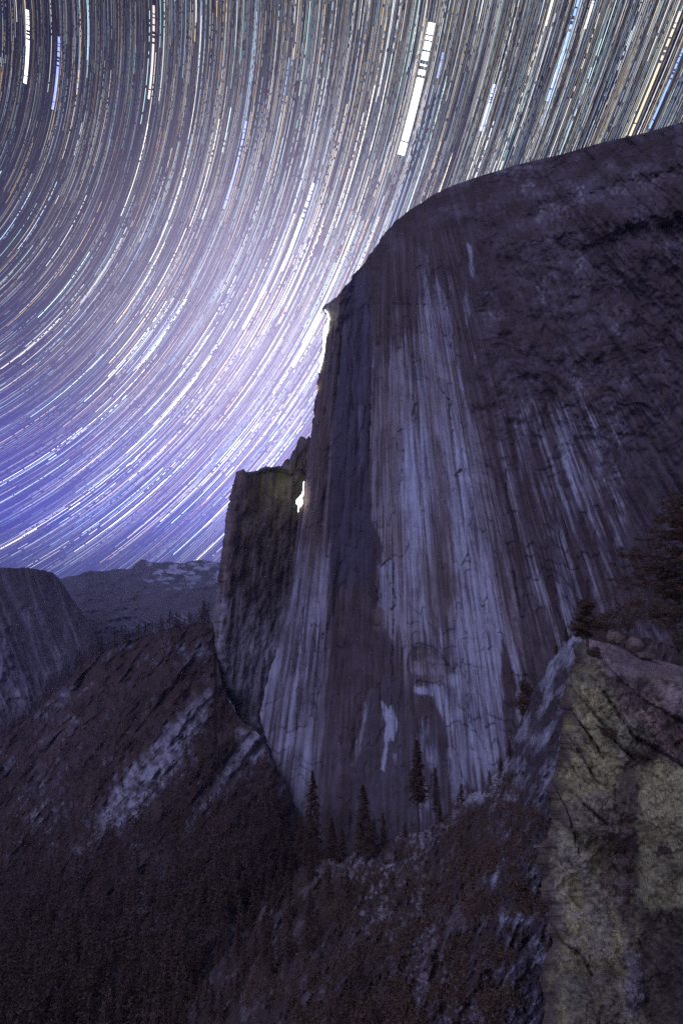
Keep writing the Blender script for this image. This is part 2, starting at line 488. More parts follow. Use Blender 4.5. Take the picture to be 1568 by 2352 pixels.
lay([(1060, 1640), (1130, 1600), (1166, 1720), (1120, 1790), (1040, 1850), (1030, 1760)], 14, .66, .22, .02)
t = np.where(inarch > 0, t * (1 - inarch) + (.54 + (nch - .5) * 1.3 + st * .3) * inarch, t)
brown = brown * (1 - inarch) + .55 * inarch
n4 = fbm(s / 1.7, Yv / 150, 2, 34); n5 = fbm(s / 4.2, Yv / 260, 3, 35)
t = t * (1 - (1 - rough_up * .8) * (.36 * sst(.56, .72, n4) + .34 * sst(.55, .68, n5)))
flk = (1 - rough_up) * (1 - sst(.0, .10, fr)) * sst(.35, .6, crkn)
t = t + (nch - .5) * .20 + (nst2 - .5) * .20 + (_h(fl_i, fl_i * 0, 5) - .5) * .10 - flk * .30
t = np.clip(t, .0, 1.05)
colr = tones(t, np.clip(brown, 0, 1))
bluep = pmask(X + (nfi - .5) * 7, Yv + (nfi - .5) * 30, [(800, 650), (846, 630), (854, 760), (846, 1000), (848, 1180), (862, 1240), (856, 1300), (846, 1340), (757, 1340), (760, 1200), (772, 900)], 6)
colr = mix(colr, 0, np.zeros_like(t)) * (1 - .55 * bluep)[..., None] + np.array((.066, .055, .072)) * ((.75 + .9 * np.clip(t, 0, .7) + .5 * (nst - .5)) * .55 * bluep)[..., None]  # bluish shade of the corner mixed into the panel's own colour
colr = colr * (1 - .72 * crk)[..., None]

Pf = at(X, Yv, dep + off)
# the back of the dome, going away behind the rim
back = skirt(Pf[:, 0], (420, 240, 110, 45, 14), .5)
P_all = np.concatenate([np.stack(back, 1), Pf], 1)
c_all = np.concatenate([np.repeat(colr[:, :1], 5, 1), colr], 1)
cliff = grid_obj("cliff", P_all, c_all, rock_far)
tag(cliff, kind='structure')

# ------------------------------------------------------------------ dark buttress behind the left edge of the cliff
TOPB = [(538, 1100), (542, 1090), (552, 1092), (575, 1085), (600, 1075), (612, 1078), (622, 1085), (637, 1083), (648, 1066), (655, 1052), (668, 1042), (676, 1026), (690, 1006), (703, 1005), (760, 990)]
LEFTB = [(1000, 700), (1005, 690), (1026, 676), (1042, 668), (1055, 655), (1078, 640), (1082, 600), (1085, 570), (1090, 542), (1115, 536), (1140, 527), (1170, 523), (1220, 515), (1280, 506), (1330, 501), (1400, 493), (1440, 490), (1500, 496), (1580, 511), (1625, 538), (1700, 570)]
xs = np.linspace(488, 780, 210)
ty = np.interp(xs, [p[0] for p in TOPB], [p[1] for p in TOPB])
ly_x = np.array([p[1] for p in LEFTB]); ly_y = np.array([p[0] for p in LEFTB])
rows = np.concatenate([np.arange(1000, 1700, 2.2)])
xlb = np.interp(rows, ly_y, ly_x) + (fbm(rows / 9, rows * 0, 4, 51) - .5) * 7
X = xlb[:, None] + (790 - xlb)[:, None] * np.linspace(0, 1, 170)[None]
Yv = np.repeat(rows[:, None], 170, 1)
sb = X - (1400 - Yv) * .10
ns = fbm(sb / 7, Yv / 110, 5, 52); nc = fbm(sb / 17, Yv / 40, 5, 53)
dpt = 1078 + (X - 560) * .35 - (1400 - Yv) * 0.02
dpt = dpt + (nc - .5) * 22 + (ns - .5) * 6
edge = np.clip(1 - (X - xlb[:, None]) / 26, 0, 1); dpt += edge ** 2 * 40
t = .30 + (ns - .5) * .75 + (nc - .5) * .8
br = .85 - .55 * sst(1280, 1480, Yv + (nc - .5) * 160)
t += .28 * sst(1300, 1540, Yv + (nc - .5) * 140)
t = np.where(X - xlb[:, None] < 16, t + .12, t)  # side light along the left edge put into the tone
ledge = pmask(X, Yv, [(551, 1630), (590, 1650), (598, 1672), (560, 1660)], 4)
t = t * (1 - ledge) + .8 * ledge
Yt = Yv + ((fbm(X / 13, X * 0, 4, 55) - .5) * 26 - np.abs(fbm(X / 5, X * 0, 3, 56) - .5) * 12) * np.clip(1 - (Yv - 1080) / 80, 0, 1)
P = at(X, Yt, dpt)
back = skirt(P[:, 0], (300, 120, 40, 12), .4)
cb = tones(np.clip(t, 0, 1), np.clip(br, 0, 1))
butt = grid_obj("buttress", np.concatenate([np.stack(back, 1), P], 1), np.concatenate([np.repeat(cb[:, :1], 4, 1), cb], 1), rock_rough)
tag(butt, kind='structure')


# ------------------------------------------------------------------ sheets hung from an outline
def sheet(name, outline, bottom, depth, colour, mat, nx, ny, jag=3.0, jscale=12, seed=0, power=1.0, back=0):
    x0, x1 = outline[0][0], outline[-1][0]
    xx = np.linspace(x0, x1, nx)
    top = np.interp(xx, [p[0] for p in outline], [p[1] for p in outline]) + (fbm(xx / jscale, xx * 0, 4, seed) - .5) * 2 * jag
    bot = bottom if np.isscalar(bottom) else np.interp(xx, [p[0] for p in bottom], [p[1] for p in bottom])
    v = np.linspace(0, 1, ny) ** power
    X = np.repeat(xx[None], ny, 0)
    Y = top[None] + (bot - top)[None] * v[:, None]
    D = depth(X, Y, top[None])
    C = colour(X, Y, top[None])
    P = at(X, Y, D)
    if back:
        rowsb = np.stack(skirt(P[0], (back, back * .4, back * .1)), 0)
        P = np.concatenate([rowsb, P], 0); C = np.concatenate([np.repeat(C[:1], 3, 0), C], 0)
    return tag(grid_obj(name, P, C, mat), kind='structure')


# far peaks at the head of the valley
FAR = [(-420, 1330), (-200, 1300), (0, 1312), (135, 1330), (175, 1322), (210, 1309), (220, 1313), (250, 1309), (270, 1306), (300, 1306), (314, 1293), (325, 1284), (340, 1290), (360, 1291), (390, 1291), (425, 1294), (435, 1288), (470, 1286), (500, 1291), (560, 1310), (640, 1330)]
far_tps = TPS([(0, 1310, 11000), (325, 1285, 9500), (560, 1290, 9800), (-300, 1310, 10500), (200, 1325, 6800), (250, 1330, 7200), (330, 1345, 6600), (520, 1350, 6000), (200, 1420, 4300), (360, 1430, 4000), (520, 1440, 3300),
               (240, 1500, 3400), (400, 1500, 3000), (200, 1600, 3000), (500, 1600, 2600), (-300, 1600, 3500)])


def far_depth(X, Y, T):
    r = np.abs(fbm(X / 70 + Y / 80, Y / 34, 5, 61) - .5)
    return far_tps(X, Y) * (1 + (r - .12) * .16 + (fbm(X / 16, Y / 12, 4, 62) - .5) * .03)


def far_col(X, Y, T):
    n = fbm(X / 20 + Y / 20, Y / 7 - X / 40, 5, 63)
    bare = sst(.46, .62, n) * (1 - sst(20, 75, Y - T + (fbm(X / 50, Y / 30, 3, 64) - .5) * 50)) * sst(300, 345, X)
    streak = sst(.56, .66, fbm((X + Y * 1.2) / 40, (Y - X * .55) / 5, 4, 65)) * sst(1390, 1420, Y) * sst(240, 330, X)
    base = .10 + .10 * sst(.4, .65, fbm(X / 26, Y / 20, 4, 66)) + .07 * sst(.45, .6, fbm(X / 5, Y / 4, 3, 67))
    t = np.clip(base + bare * .75 + streak * .35, 0, 1)
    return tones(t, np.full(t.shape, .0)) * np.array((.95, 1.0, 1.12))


sheet("mountains", FAR, 1660, far_depth, far_col, rock_mount, 420, 200, 2.5, 14, 68, 1.0, 2500)

# the domed mountain at the left
LM = [(-420, 1230), (-200, 1290), (-60, 1300), (0, 1303), (60, 1304), (100, 1309), (122, 1316), (135, 1329), (150, 1350), (170, 1378), (192, 1410), (212, 1446), (228, 1482), (240, 1515), (262, 1570)]
lm_tps = TPS([(225, 1480, 3100), (-300, 1290, 3400), (0, 1304, 3500), (100, 1310, 3600), (150, 1374, 3500), (188, 1450, 3200), (60, 1400, 2900), (0, 1450, 2500), (120, 1500, 2650), (0, 1650, 2000), (130, 1600, 2200), (200, 1700, 2000), (-300, 1700, 2000)])


def lm_depth(X, Y, T):
    q = (X - (Y - 1300) * .33)
    return lm_tps(X, Y) * (1 + (np.abs(fbm(q / 34, Y / 180, 5, 71) - .5) - .12) * .10 + (fbm(X / 14, Y / 14, 4, 72) - .5) * .02)


def lm_col(X, Y, T):
    q = (X - (Y - 1300) * .42)
    stq = fbm(q / 12, Y / 90, 4, 73)
    n = fbm(X / 34, Y / 34, 4, 74)
    slabm = pmask(X + (n - .5) * 40, Y + (stq - .5) * 50, [(30, 1400), (96, 1366), (172, 1436), (184, 1482), (150, 1540), (60, 1625), (-80, 1660), (-80, 1440)], 22)
    t = .16 + .24 * slabm + (stq - .5) * .55 + (n - .5) * .3
    t -= .14 * (1 - sst(6, 40, Y - T + (n - .5) * 30))
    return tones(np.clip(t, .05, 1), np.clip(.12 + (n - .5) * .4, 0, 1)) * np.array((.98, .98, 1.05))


sheet("mountain", LM, 1740, lm_depth, lm_col, rock_mount, 320, 240, 2.0, 18, 75, 1.0, 900)

# ------------------------------------------------------------------ wooded slope below the cliff
fd = lambda x, y: float(face_depth(np.array(x, float), np.array(y, float)))
RIDGE = [(-420, 1870), (-200, 1790), (0, 1694), (30, 1668), (75, 1640), (110, 1600), (150, 1566), (175, 1536), (205, 1510), (240, 1492), (290, 1474), (330, 1460), (380, 1446), (420, 1438), (455, 1430), (486, 1428), (492, 1440), (497, 1500), (512, 1580), (545, 1648),
         (575, 1668), (600, 1690), (622, 1740), (646, 1782), (672, 1840), (694, 1895), (730, 1960), (800, 2010), (900, 2030), (1100, 2040), (1300, 2060)]
slope_pts = [(-300, 1830, 1250), (0, 1694, 1500), (110, 1600, 1550), (205, 1510, 1500), (330, 1460, 1350), (420, 1438, 1220), (486, 1428, 1120), (500, 1560, 1060), (545, 1648, 1010),
             (600, 1690, fd(600, 1690) - 12), (646, 1782, fd(646, 1782) - 10), (694, 1895, fd(694, 1895) - 10), (760, 1990, fd(760, 1990) - 12), (900, 2030, 560), (1300, 2060, 400),
             (300, 1650, 1120), (450, 1650, 960), (150, 1800, 1050), (400, 1800, 820), (560, 1800, 800), (600, 1950, 560), (300, 1980, 640), (0, 2000, 760), (0, 2352, 330), (300, 2352, 290), (600, 2352, 250), (900, 2352, 230), (1300, 2352, 200), (-300, 2400, 330)]
slope_tps = TPS(slope_pts, .002)


def slope_depth(X, Y, T=None):
    return slope_tps(X, Y) * (1 + (fbm((X + Y) / 60, (Y - X) / 160, 4, 81) - .5) * .05 + (np.abs(fbm((X + Y * .8) / 44, (Y - X) / 150, 5, 80) - .5) - .12) * .10 + (fbm(X / 16, Y / 16, 4, 82) - .5) * .010)


TALUS_GAIN = .9
TALUS = [  # bare rock gullies on the slope: polygon, strength
    ([(475, 1590), (484, 1640), (462, 1690), (410, 1750), (368, 1800), (330, 1870), (270, 1905), (210, 1950), (196, 1944), (225, 1880), (240, 1830), (300, 1770), (345, 1720), (362, 1680), (410, 1650), (440, 1615)], .62, .72),
    ([(590, 1660), (602, 1690), (610, 1745), (560, 1760), (530, 1790), (500, 1830), (470, 1860), (440, 1905), (425, 1912), (470, 1840), (510, 1780), (540, 1740), (548, 1690)], .66, .75),
    ([(20, 1830), (100, 1760), (160, 1840), (150, 1900), (130, 1950), (90, 1960), (50, 1900)], .42, .5), ([(150, 1950), (180, 1940), (190, 1990), (170, 2020), (155, 2000)], .42, .6),
    ([(305, 1930), (320, 1930), (322, 1970), (304, 1970)], .5, .7), ([(350, 1960), (378, 1950), (372, 2020), (350, 2030), (340, 2000)], .42, .6), ([(330, 2050), (350, 2040), (330, 2090), (316, 2100)], .7, .8),
    ([(290, 2110), (312, 2100), (280, 2200), (262, 2205)], .38, .6), ([(80, 1640), (150, 1600), (150, 1620), (90, 1660)], .4, .6), ([(60, 1700), (180, 1660), (210, 1700), (140, 1760)], .34, .5),
    ([(620, 2070), (690, 2040), (700, 2070), (640, 2085)], .5, .6), ([(400, 1480), (470, 1500), (480, 1520), (420, 1530), (395, 1510)], .3, .7), ([(440, 2130), (520, 2100), (600, 2160), (580, 2352), (430, 2352)], .34, .55), ([(572, 2230), (586, 2230), (580, 2330), (566, 2330)], .55, .8),
]


def talus(X, Y):
    wx = (fbm(X / 22, Y / 22, 4, 83) - .5) * 46; wy = (fbm(X / 20, Y / 24, 4, 84) - .5) * 40
    gul = fbm((X + Y * .8) / 10, (Y - X) / 46, 4, 85)
    fine = 1 - 2.2 * np.abs(fbm((X + Y * .8) / 9, (Y - X) / 46, 5, 89, .66) - .5) - .28
    m = np.zeros(X.shape); v = np.zeros(X.shape)
    for poly, val, cover in TALUS:
        k = pmask(X + wx, Y + wy, poly, 16) * sst(1 - cover + .05, 1 - cover + .15, gul * .5 + fine * .5 + .05)
        v = np.where(k > m, val, v); m = np.maximum(m, k)
    outc = sst(.62, .70, fbm((X + Y * .8) / 26, (Y - X) / 60, 5, 78, .6)) * .8
    v = np.where(outc > m, .34, v); m = np.maximum(m, outc)
    return m, v


FOREST_FLOOR = np.array((.082, .048, .033))


def slope_col(X, Y, T):
    m, v = talus(X, Y)
    n = fbm(X / 12, Y / 12, 5, 86); n2 = fbm(X / 50, Y / 60, 4, 87)
    base = FOREST_FLOOR * (0.8 + .6 * (n - .5) + .35 * sst(.5, .75, n2))[..., None]
    return mix(base, 0, np.zeros_like(m)) * (1 - m[..., None]) + tones(np.clip(v * TALUS_GAIN + (n - .5) * .9, 0.03, 1), np.full(m.shape, .05)) * m[..., None]


sheet("slope", RIDGE, 2420, slope_depth, slope_col, rock_rough, 860, 560, 4.5, 8, 88, 1.0, 260)

# ------------------------------------------------------------------ near rocky ledge and gully
LEDGE = [(330, 2440), (420, 2320), (500, 2210), (585, 2110), (650, 2030), (690, 1990), (740, 1975), (800, 1962), (835, 1952), (880, 1935), (920, 1915), (968, 1912), (1010, 1882), (1035, 1862), (1052, 1840), (1082, 1822), (1104, 1815), (1125, 1790), (1150, 1766), (1170, 1730), (1184, 1690), (1200, 1640), (1222, 1590),
         (1245, 1556), (1262, 1520), (1285, 1490), (1296, 1468), (1320, 1448), (1350, 1440), (1400, 1452), (1440, 1456), (1500, 1470), (1568, 1490), (1720, 1500)]
ledge_tps = TPS([(480, 2330, 170), (690, 1985, 185), (800, 1962, 170), (920, 1915, 155), (1010, 1882, 148), (1104, 1815, 145), (1150, 1766, 150), (1200, 1640, 165), (1262, 1520, 170), (1320, 1448, 165), (1440, 1456, 150), (1700, 1500, 120),
                 (800, 2100, 130), (1000, 2000, 122), (1100, 1950, 112), (1230, 1700, 120), (1280, 1550, 130), (1000, 2352, 88), (1240, 2200, 75), (1240, 1950, 90), (600, 2400, 120), (1300, 2400, 70), (1500, 1700, 100), (1600, 2000, 85)], .002)


def ledge_depth(X, Y, T=None):
    return ledge_tps(X, Y) * (1 + (fbm((X + Y * .4) / 26, (Y - X * .3) / 60, 5, 91) - .5) * .07 + (np.abs(fbm(X / 14, Y / 18, 4, 92) - .5)) * .035)


def ledge_col(X, Y, T):
    n = fbm(X / 16 + Y / 40, Y / 20, 5, 93); n2 = fbm(X / 7, Y / 9, 4, 94); n3 = fbm((X + Y * .5) / 20, (Y - X * .4) / 70, 5, 97)
    t = np.full(X.shape, .10)
    rockm = pmask(X + (n - .5) * 50, Y + (n2 - .5) * 40, [(1050, 1838), (1150, 1740), (1200, 1630), (1290, 1460), (1340, 1440), (1340, 1600), (1260, 1800), (1260, 2380), (1150, 2420), (1130, 2050), (1110, 2020), (1150, 1930), (1130, 1860)], 18)
    t += rockm * (.06 + .46 * sst(.42, .68, n3) + (n2 - .5) * .25)
    edge = (1 - sst(14, 60, (Y - T) + (n - .5) * 90)) * (1 - sst(1180, 1230, X)) * sst(880, 930, X)
    t += edge * (.10 + .5 * sst(.45, .65, n2))
    pl = pmask(X + (n - .5) * 30, Y, [(1150, 1950), (1190, 1940), (1240, 1960), (1245, 2090), (1190, 2100), (1130, 2080)], 14)
    t = t * (1 - pl) + (.34 + (n2 - .5) * .3) * pl
    lowr = pmask(X + (n - .5) * 90, Y + (n2 - .5) * 60, [(820, 2000), (960, 1960), (1000, 2100), (1060, 2250), (1150, 2352), (1000, 2380), (900, 2250), (850, 2120)], 40)
    t += lowr * sst(.50, .64, n3 * .5 + n2 * .5) * .6
    t += sst(.54, .68, fbm((X + Y * .4) / 14, (Y - X * .3) / 40, 5, 98, .62)) * .34
    lf = pmask(X + (n - .5) * 60, Y, [(700, 1960), (830, 1950), (900, 2000), (870, 2120), (850, 2150), (800, 2050), (730, 2020)], 24)
    t += lf * sst(.5, .66, n2 * .6 + n * .4) * .5
    for poly in ([(862, 2102), (872, 2108), (876, 2140), (866, 2145)], [(920, 2145), (940, 2140), (938, 2165), (926, 2170)], [(966, 2230), (974, 2262), (986, 2265), (980, 2240)], [(960, 2180), (968, 2190), (964, 2206)]):
        k = pmask(X + (n2 - .5) * 18, Y + (n - .5) * 22, poly, 5); t = t * (1 - k) + .6 * k
    br = np.clip(.5 - .45 * rockm + (n - .5) * .3, 0, 1)
    c = tones(np.clip(t, 0, 1), br)
    fl = (t < .16)[..., None]
    return np.where(fl, c * .5 + FOREST_FLOOR * .5, c)


sheet("rocky_ledge", LEDGE, 2440, ledge_depth, ledge_col, rock_rough, 760, 520, 4.0, 11, 95, 1.0, 40)

# ------------------------------------------------------------------ near lichen covered slabs at the right
SLAB_L = [(1462, 1352), (1470, 1340), (1490, 1314), (1560, 1302), (1640, 1292), (1720, 1276), (1800, 1259), (1880, 1250), (1950, 1243), (2030, 1245), (2100, 1250), (2200, 1254), (2440, 1252)]
SLAB_T = [(1300, 1462), (1352, 1468), (1402, 1479), (1430, 1490), (1460, 1504), (1514, 1517), (1568, 1532), (1740, 1570)]
rows = np.linspace(0, 1, 700)
cols = np.linspace(0, 1, 400)
ry = np.linspace(1462, 2440, 700)
xl2 = np.interp(ry, [p[0] for p in SLAB_L], [p[1] for p in SLAB_L]) + (fbm(ry / 70, ry * 0, 6, 101, .6) - .5) * 56
X = xl2[:, None] + (1740 - xl2)[:, None] * cols[None]
ty = np.interp(X, [p[0] for p in SLAB_T], [p[1] for p in SLAB_T])
vv = (np.repeat(ry[:, None], 400, 1) - 1462) / (2440 - 1462)
Yv = np.maximum(np.repeat(ry[:, None], 400, 1), 0) + (ty - 1462) * np.clip(1 - vv * 3, 0, 1)
slab_tps = TPS([(1352, 1470, 66), (1460, 1504, 70), (1568, 1532, 72), (1720, 1570, 70), (1400, 1530, 54), (1568, 1570, 52), (1720, 1600, 50), (1310, 1560, 56), (1290, 1700, 54), (1400, 1700, 47), (1450, 1760, 46), (1600, 1700, 42), (1250, 1900, 54), (1340, 1900, 45), (1450, 1950, 46), (1520, 1900, 38), (1640, 1900, 36),
                (1250, 2352, 44), (1340, 2352, 36), (1450, 2352, 38), (1560, 2352, 34), (1720, 2352, 30)], .001)
CR2 = [([(1309, 1576), (1340, 1612), (1372, 1650), (1404, 1693), (1430, 1722), (1454, 1744)], 3.2), ([(1299, 1683), (1318, 1712), (1339, 1743), (1369, 1793), (1376, 1800)], 2.2),
       ([(1339, 1848), (1366, 1872), (1394, 1893)], 2.0),  ([(1264, 2118), (1284, 2158), (1334, 2193), (1360, 2240)], 1.8), ([(1300, 1620), (1330, 1660), (1380, 1730)], 1.2), ([(1365, 1560), (1420, 1640), (1450, 1690), (1520, 1730), (1568, 1760)], 3.0), ([(1372, 1500), (1420, 1560), (1480, 1610), (1568, 1660)], 3.0), ([(1262, 1790), (1300, 1860), (1330, 1960)], 1.0)]
n = fbm(X / 22, Yv / 22, 5, 102); n2 = fbm(X / 8, Yv / 8, 4, 103); nd_ = fbm((X - Yv) / 40 + 7, (X + Yv) / 14, 4, 104); nl = fbm(X / 60, Yv / 60, 4, 105)
wob = (n2 - .5) * 5; cr2 = np.zeros(X.shape); gro = np.zeros(X.shape)
for pts, hw in CR2:
    d = segdist(X + (n - .5) * 9, Yv + wob, pts)
    hv = hw * (.25 + 1.1 * n2); cr2 = np.maximum(cr2, (1 - sst(hv * .3, hv * 1.2 + 1.2, d)) * sst(.22, .5, nd_)); gro = np.maximum(gro, 1 - sst(hw * .5, hw * 2.2 + 3, d))
D = slab_tps(X, Yv) * (1 + (nl - .5) * .06 + (n - .5) * .03 + (n2 - .5) * .008) + gro * .45 + cr2 * .4
edge = np.clip(1 - (X - xl2[:, None]) / 34, 0, 1); D += edge ** 2 * 9
LICH = np.array((.36, .315, .135)); GREY = np.array((.345, .295, .172)); DKB = np.array((.080, .052, .038)); SAND = np.array((.44, .32, .25)); BROWNR = np.array((.16, .105, .075))
g = sst(.35, .62, nl + (n - .5) * .35)
col = mix(np.broadcast_to(GREY, X.shape + (3,)), LICH, g)
col = col * (.80 + .75 * (n2 - .5) + .5 * (n - .5))[..., None]
wx, wy = X + (n - .5) * 40, Yv + (n2 - .5) * 26


def lay2(poly, soft, c, op=1.0, nz=0.0):
    global col
    m = pmask(wx, wy, poly, soft) * op
    cc = np.asarray(c) * (1 + nz * (n2 - .5) + nz * (nd_ - .5))[..., None]
    col = col * (1 - m[..., None]) + cc * m[..., None]


lay2([(1372, 1540), (1760, 1590), (1760, 1760), (1560, 1752), (1480, 1740), (1452, 1680), (1420, 1620)], 12, BROWNR, .95, 1.5)
lay2([(1500, 1560), (1640, 1590), (1640, 1660), (1540, 1640)], 16, SAND, .7, 1.)
lay2([(1415, 1650), (1470, 1640), (1500, 1700), (1460, 1716)], 12, GREY * .7, .8, 1.)
lay2([(1440, 1720), (1520, 1712), (1470, 1770), (1462, 2100), (1450, 2180), (1420, 2100), (1420, 1900), (1400, 1860)], 14, DKB, .8, 1.)
lay2([(1330, 1870), (1400, 1850), (1440, 1900), (1440, 2120), (1370, 2060), (1390, 1960)], 16, BROWNR, .75, 1.2)
lay2([(1470, 2090), (1540, 2090), (1760, 2080), (1760, 2440), (1490, 2440), (1450, 2250)], 18, DKB, .9, 1.)
lay2([(1434, 2160), (1462, 2190), (1480, 2280), (1470, 2330), (1436, 2340)], 10, np.array((.24, .2, .2)), .6, .8)
lay2([(1480, 1782), (1552, 1760), (1600, 1764), (1640, 2060), (1534, 2084), (1486, 2088), (1464, 1968), (1466, 1830)], 6, LICH * .95, .75, .35)
lay2([(1508, 1940), (1530, 1946), (1534, 1970), (1518, 1960), (1504, 1970)], 5, DKB * .9, .95)
lay2([(1330, 2240), (1420, 2200), (1430, 2440), (1330, 2440)], 20, BROWNR, .6, 1.)
lay2([(1242, 1880), (1300, 1860), (1330, 1950), (1300, 2060), (1252, 2060)], 18, GREY, .6, 1.2)
lay2([(1240, 1700), (1262, 1700), (1262, 1960), (1230, 1960)], 10, DKB * 1.8, .5, 1.)
spot = sst(.60, .72, fbm(X / 11, Yv / 11, 4, 107)); col = col * (1 - .45 * spot[..., None])
edk = (1 - sst(4, 46, X - xl2[:, None] + (n - .5) * 70)) * .7; col = mix(col, DKB * 1.7, edk)  # left edge darkened in the colour, as shadowed lichen
ylw = np.exp(-(np.hypot(X - 1304, Yv - 1665) / 13) ** 2); col = mix(col, (.40, .37, .10), ylw * .7)
m = pmask(X, Yv + (n - .5) * 22, [(1340, 1464), (1402, 1474), (1460, 1498), (1514, 1510), (1760, 1560), (1760, 1606), (1560, 1560), (1440, 1555), (1388, 1545), (1352, 1500)], 7)
col = col * (1 - m[..., None]) + (SAND * (1 + .5 * (n2 - .5))[..., None]) * m[..., None]
jq = X * .78 - Yv * .62 + (nl - .5) * 60; ja = X * .62 + Yv * .78
jn = np.abs(fbm(jq / 38, ja / 420, 4, 108) - .5); joint = (1 - sst(.006, .03, jn)) * sst(.4, .62, nl + (n - .5) * .3)
jn2 = np.abs(fbm(jq / 300, ja / 60, 4, 109) - .5); joint = np.maximum(joint, (1 - sst(.004, .018, jn2)) * sst(.45, .6, n) * .8)
col = col * (1 - .5 * joint)[..., None] * (.86 + .5 * (fbm(jq / 9, ja / 60, 4, 110) - .5) + .28 * sst(.4, .6, fbm(X / 70, Yv / 90, 2, 111)))[..., None]
col = col * (1 - .55 * cr2)[..., None]
P = at(X, Yv, D)
bk = np.stack(skirt(P[:, 0], (25, 8, 2), .3), 1)
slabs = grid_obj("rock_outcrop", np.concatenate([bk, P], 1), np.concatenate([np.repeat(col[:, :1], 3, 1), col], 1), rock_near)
tag(slabs, kind='structure')
slab_fn = slab_tps

# thin night air over the valley
hz = bpy.data.materials.new("night_air"); hz.use_nodes = True
nt = hz.node_tree; nt.nodes.clear()
pv = nd(nt, 'ShaderNodeVolumePrincipled'); pv.inputs['Color'].default_value = (.80, .82, 1, 1); pv.inputs['Density'].default_value = HAZE
nt.links.new(pv.outputs[0], nd(nt, 'ShaderNodeOutputMaterial').inputs['Volume'])
hv = [(x, y, z) for z in (-1252, 900) for x, y in ((-14000, -14000), (14000, -14000), (14000, 14000), (-14000, 14000))]
hm = raw_mesh("haze", hv, [(0, 3, 2, 1), (4, 5, 6, 7), (0, 1, 5, 4), (1, 2, 6, 5), (2, 3, 7, 6), (3, 0, 4, 7)], hz, smooth=False)
tag(link(bpy.data.objects.new("haze", hm)), kind='stuff')

# valley floor reaching the horizon
vf = raw_mesh("ground", [(-13500, -13500, -1250), (13500, -13500, -1250), (13500, 13500, -1250), (-13500, 13500, -1250)], [(0, 1, 2, 3)], flat_mat("valley_woods", (.05, .04, .03), scale=.004), smooth=False)
tag(link(bpy.data.objects.new("ground", vf)), kind='structure')

# ------------------------------------------------------------------ boulders
def boulder(name, x, y, wpx, hpx, Y, label, seed, colr_=(.20, .14, .09), pointed=0):
    import bmesh
    bm = bmesh.new(); bmesh.ops.create_icosphere(bm, subdivisions=4, radius=1)
    rw = wpx / F * Y * .5; rh = hpx / F * Y * .5
    rr = random.Random(seed)
    planes = [(Vector((rr.gauss(0, 1), rr.gauss(0, 1), rr.gauss(0, 1))).normalized(), rr.uniform(.62, .92)) for _ in range(14)]
    for v in bm.verts:
        c = v.co.normalized(); r = 1.0
        for nrm_, dd in planes:
            k = c.dot(nrm_)
            if k > .05: r = min(r, dd / k)
        v.co = c * r
        if pointed: v.co.x *= 1 - .6 * max(0, v.co.z); v.co.y *= 1 - .6 * max(0, v.co.z)
    co = np.array([v.co[:] for v in bm.verts]); fa = np.array([[q.index for q in f.verts] for f in bm.faces])
    bm.free()
    co *= 1 + (fbm(co[:, :1] * 3 + 5, co[:, 1:2] * 3 + co[:, 2:] * 2, 4, seed) - .5) * .22
    co *= np.array((rw, rw * .8, rh))
    cc = np.asarray(colr_) * (.7 + .7 * fbm(co[:, :1] * 2, co[:, 2:] * 2, 4, seed + 1))
    me = raw_mesh(name, co, fa, rock_near, cc)
    o = link(bpy.data.objects.new(name, me)); o.location = at(x, y, Y)
    tag(o, label, 'boulder', 'boulders on the sandy ledge')


boulder('boulder', 1411, 1466, 42, 30, 68.5, 'rounded grey boulder beside the small pine on the sandy ledge', 3)
boulder('boulder', 1456, 1480, 46, 42, 68.5, 'pointed pale boulder right of the rounded boulder on the sandy ledge', 8, (.25, .175, .12), 1)
boulder('boulder', 1480, 1508, 52, 24, 68.0, 'low flat boulder at the upper rim of the sandy ledge', 12, (.19, .135, .09))

# ------------------------------------------------------------------ trees
mat_needle = flat_mat("needles", (.094, .056, .036), var=.3, scale=.8)
mat_needle_near = flat_mat("pine_needles", (.112, .068, .038), var=.35, scale=1.5)
mat_bark = flat_mat("bark", (.085, .055, .04), var=.4, scale=2)
mat_bark_pale = flat_mat("weathered_bark", (.12, .085, .065), var=.4, scale=2)


def tube(pts, rad, n=6):
    """tapered tube along pts"""
    V = []; Fc = []
    pts = [np.array(p, float) for p in pts]
    for i, p in enumerate(pts):
        d = pts[min(i + 1, len(pts) - 1)] - pts[max(i - 1, 0)]
        d /= np.linalg.norm(d) + 1e-9
        a = np.cross(d, (0.3, .9, .2)); a /= np.linalg.norm(a) + 1e-9; b = np.cross(d, a)
        for k in range(n):
            th = 2 * math.pi * k / n
            V.append(p + (a * math.cos(th) + b * math.sin(th)) * rad[i])
    for i in range(len(pts) - 1):
        for k in range(n):
            Fc.append((i * n + k, i * n + (k + 1) % n, (i + 1) * n + (k + 1) % n, (i + 1) * n + k))
    return V, Fc


def merge(parts):
    V = []; Fc = []
    for v, f in parts:
        o = len(V); V += list(v); Fc += [tuple(i + o for i in q) for q in f]
    return V, Fc


def leaf_tris(centres, size, rng, flat=.5):
    """small random needle-spray triangles around centres"""
    n = len(centres)
    a = rng.normal(size=(n, 3)); a[:, 2] *= flat; a /= np.linalg.norm(a, axis=1, keepdims=True)
    b = rng.normal(size=(n, 3)); b[:, 2] *= flat; b -= a * (a * b).sum(1, keepdims=True); b /= np.linalg.norm(b, axis=1, keepdims=True) + 1e-9
    sz = size * rng.uniform(.6, 1.4, (n, 1))
    V = np.stack([centres - a * sz * .6 - b * sz * .28, centres - a * sz * .6 + b * sz * .28, centres + a * sz], 1).reshape(-1, 3)
    return V, np.arange(n * 3).reshape(n, 3)


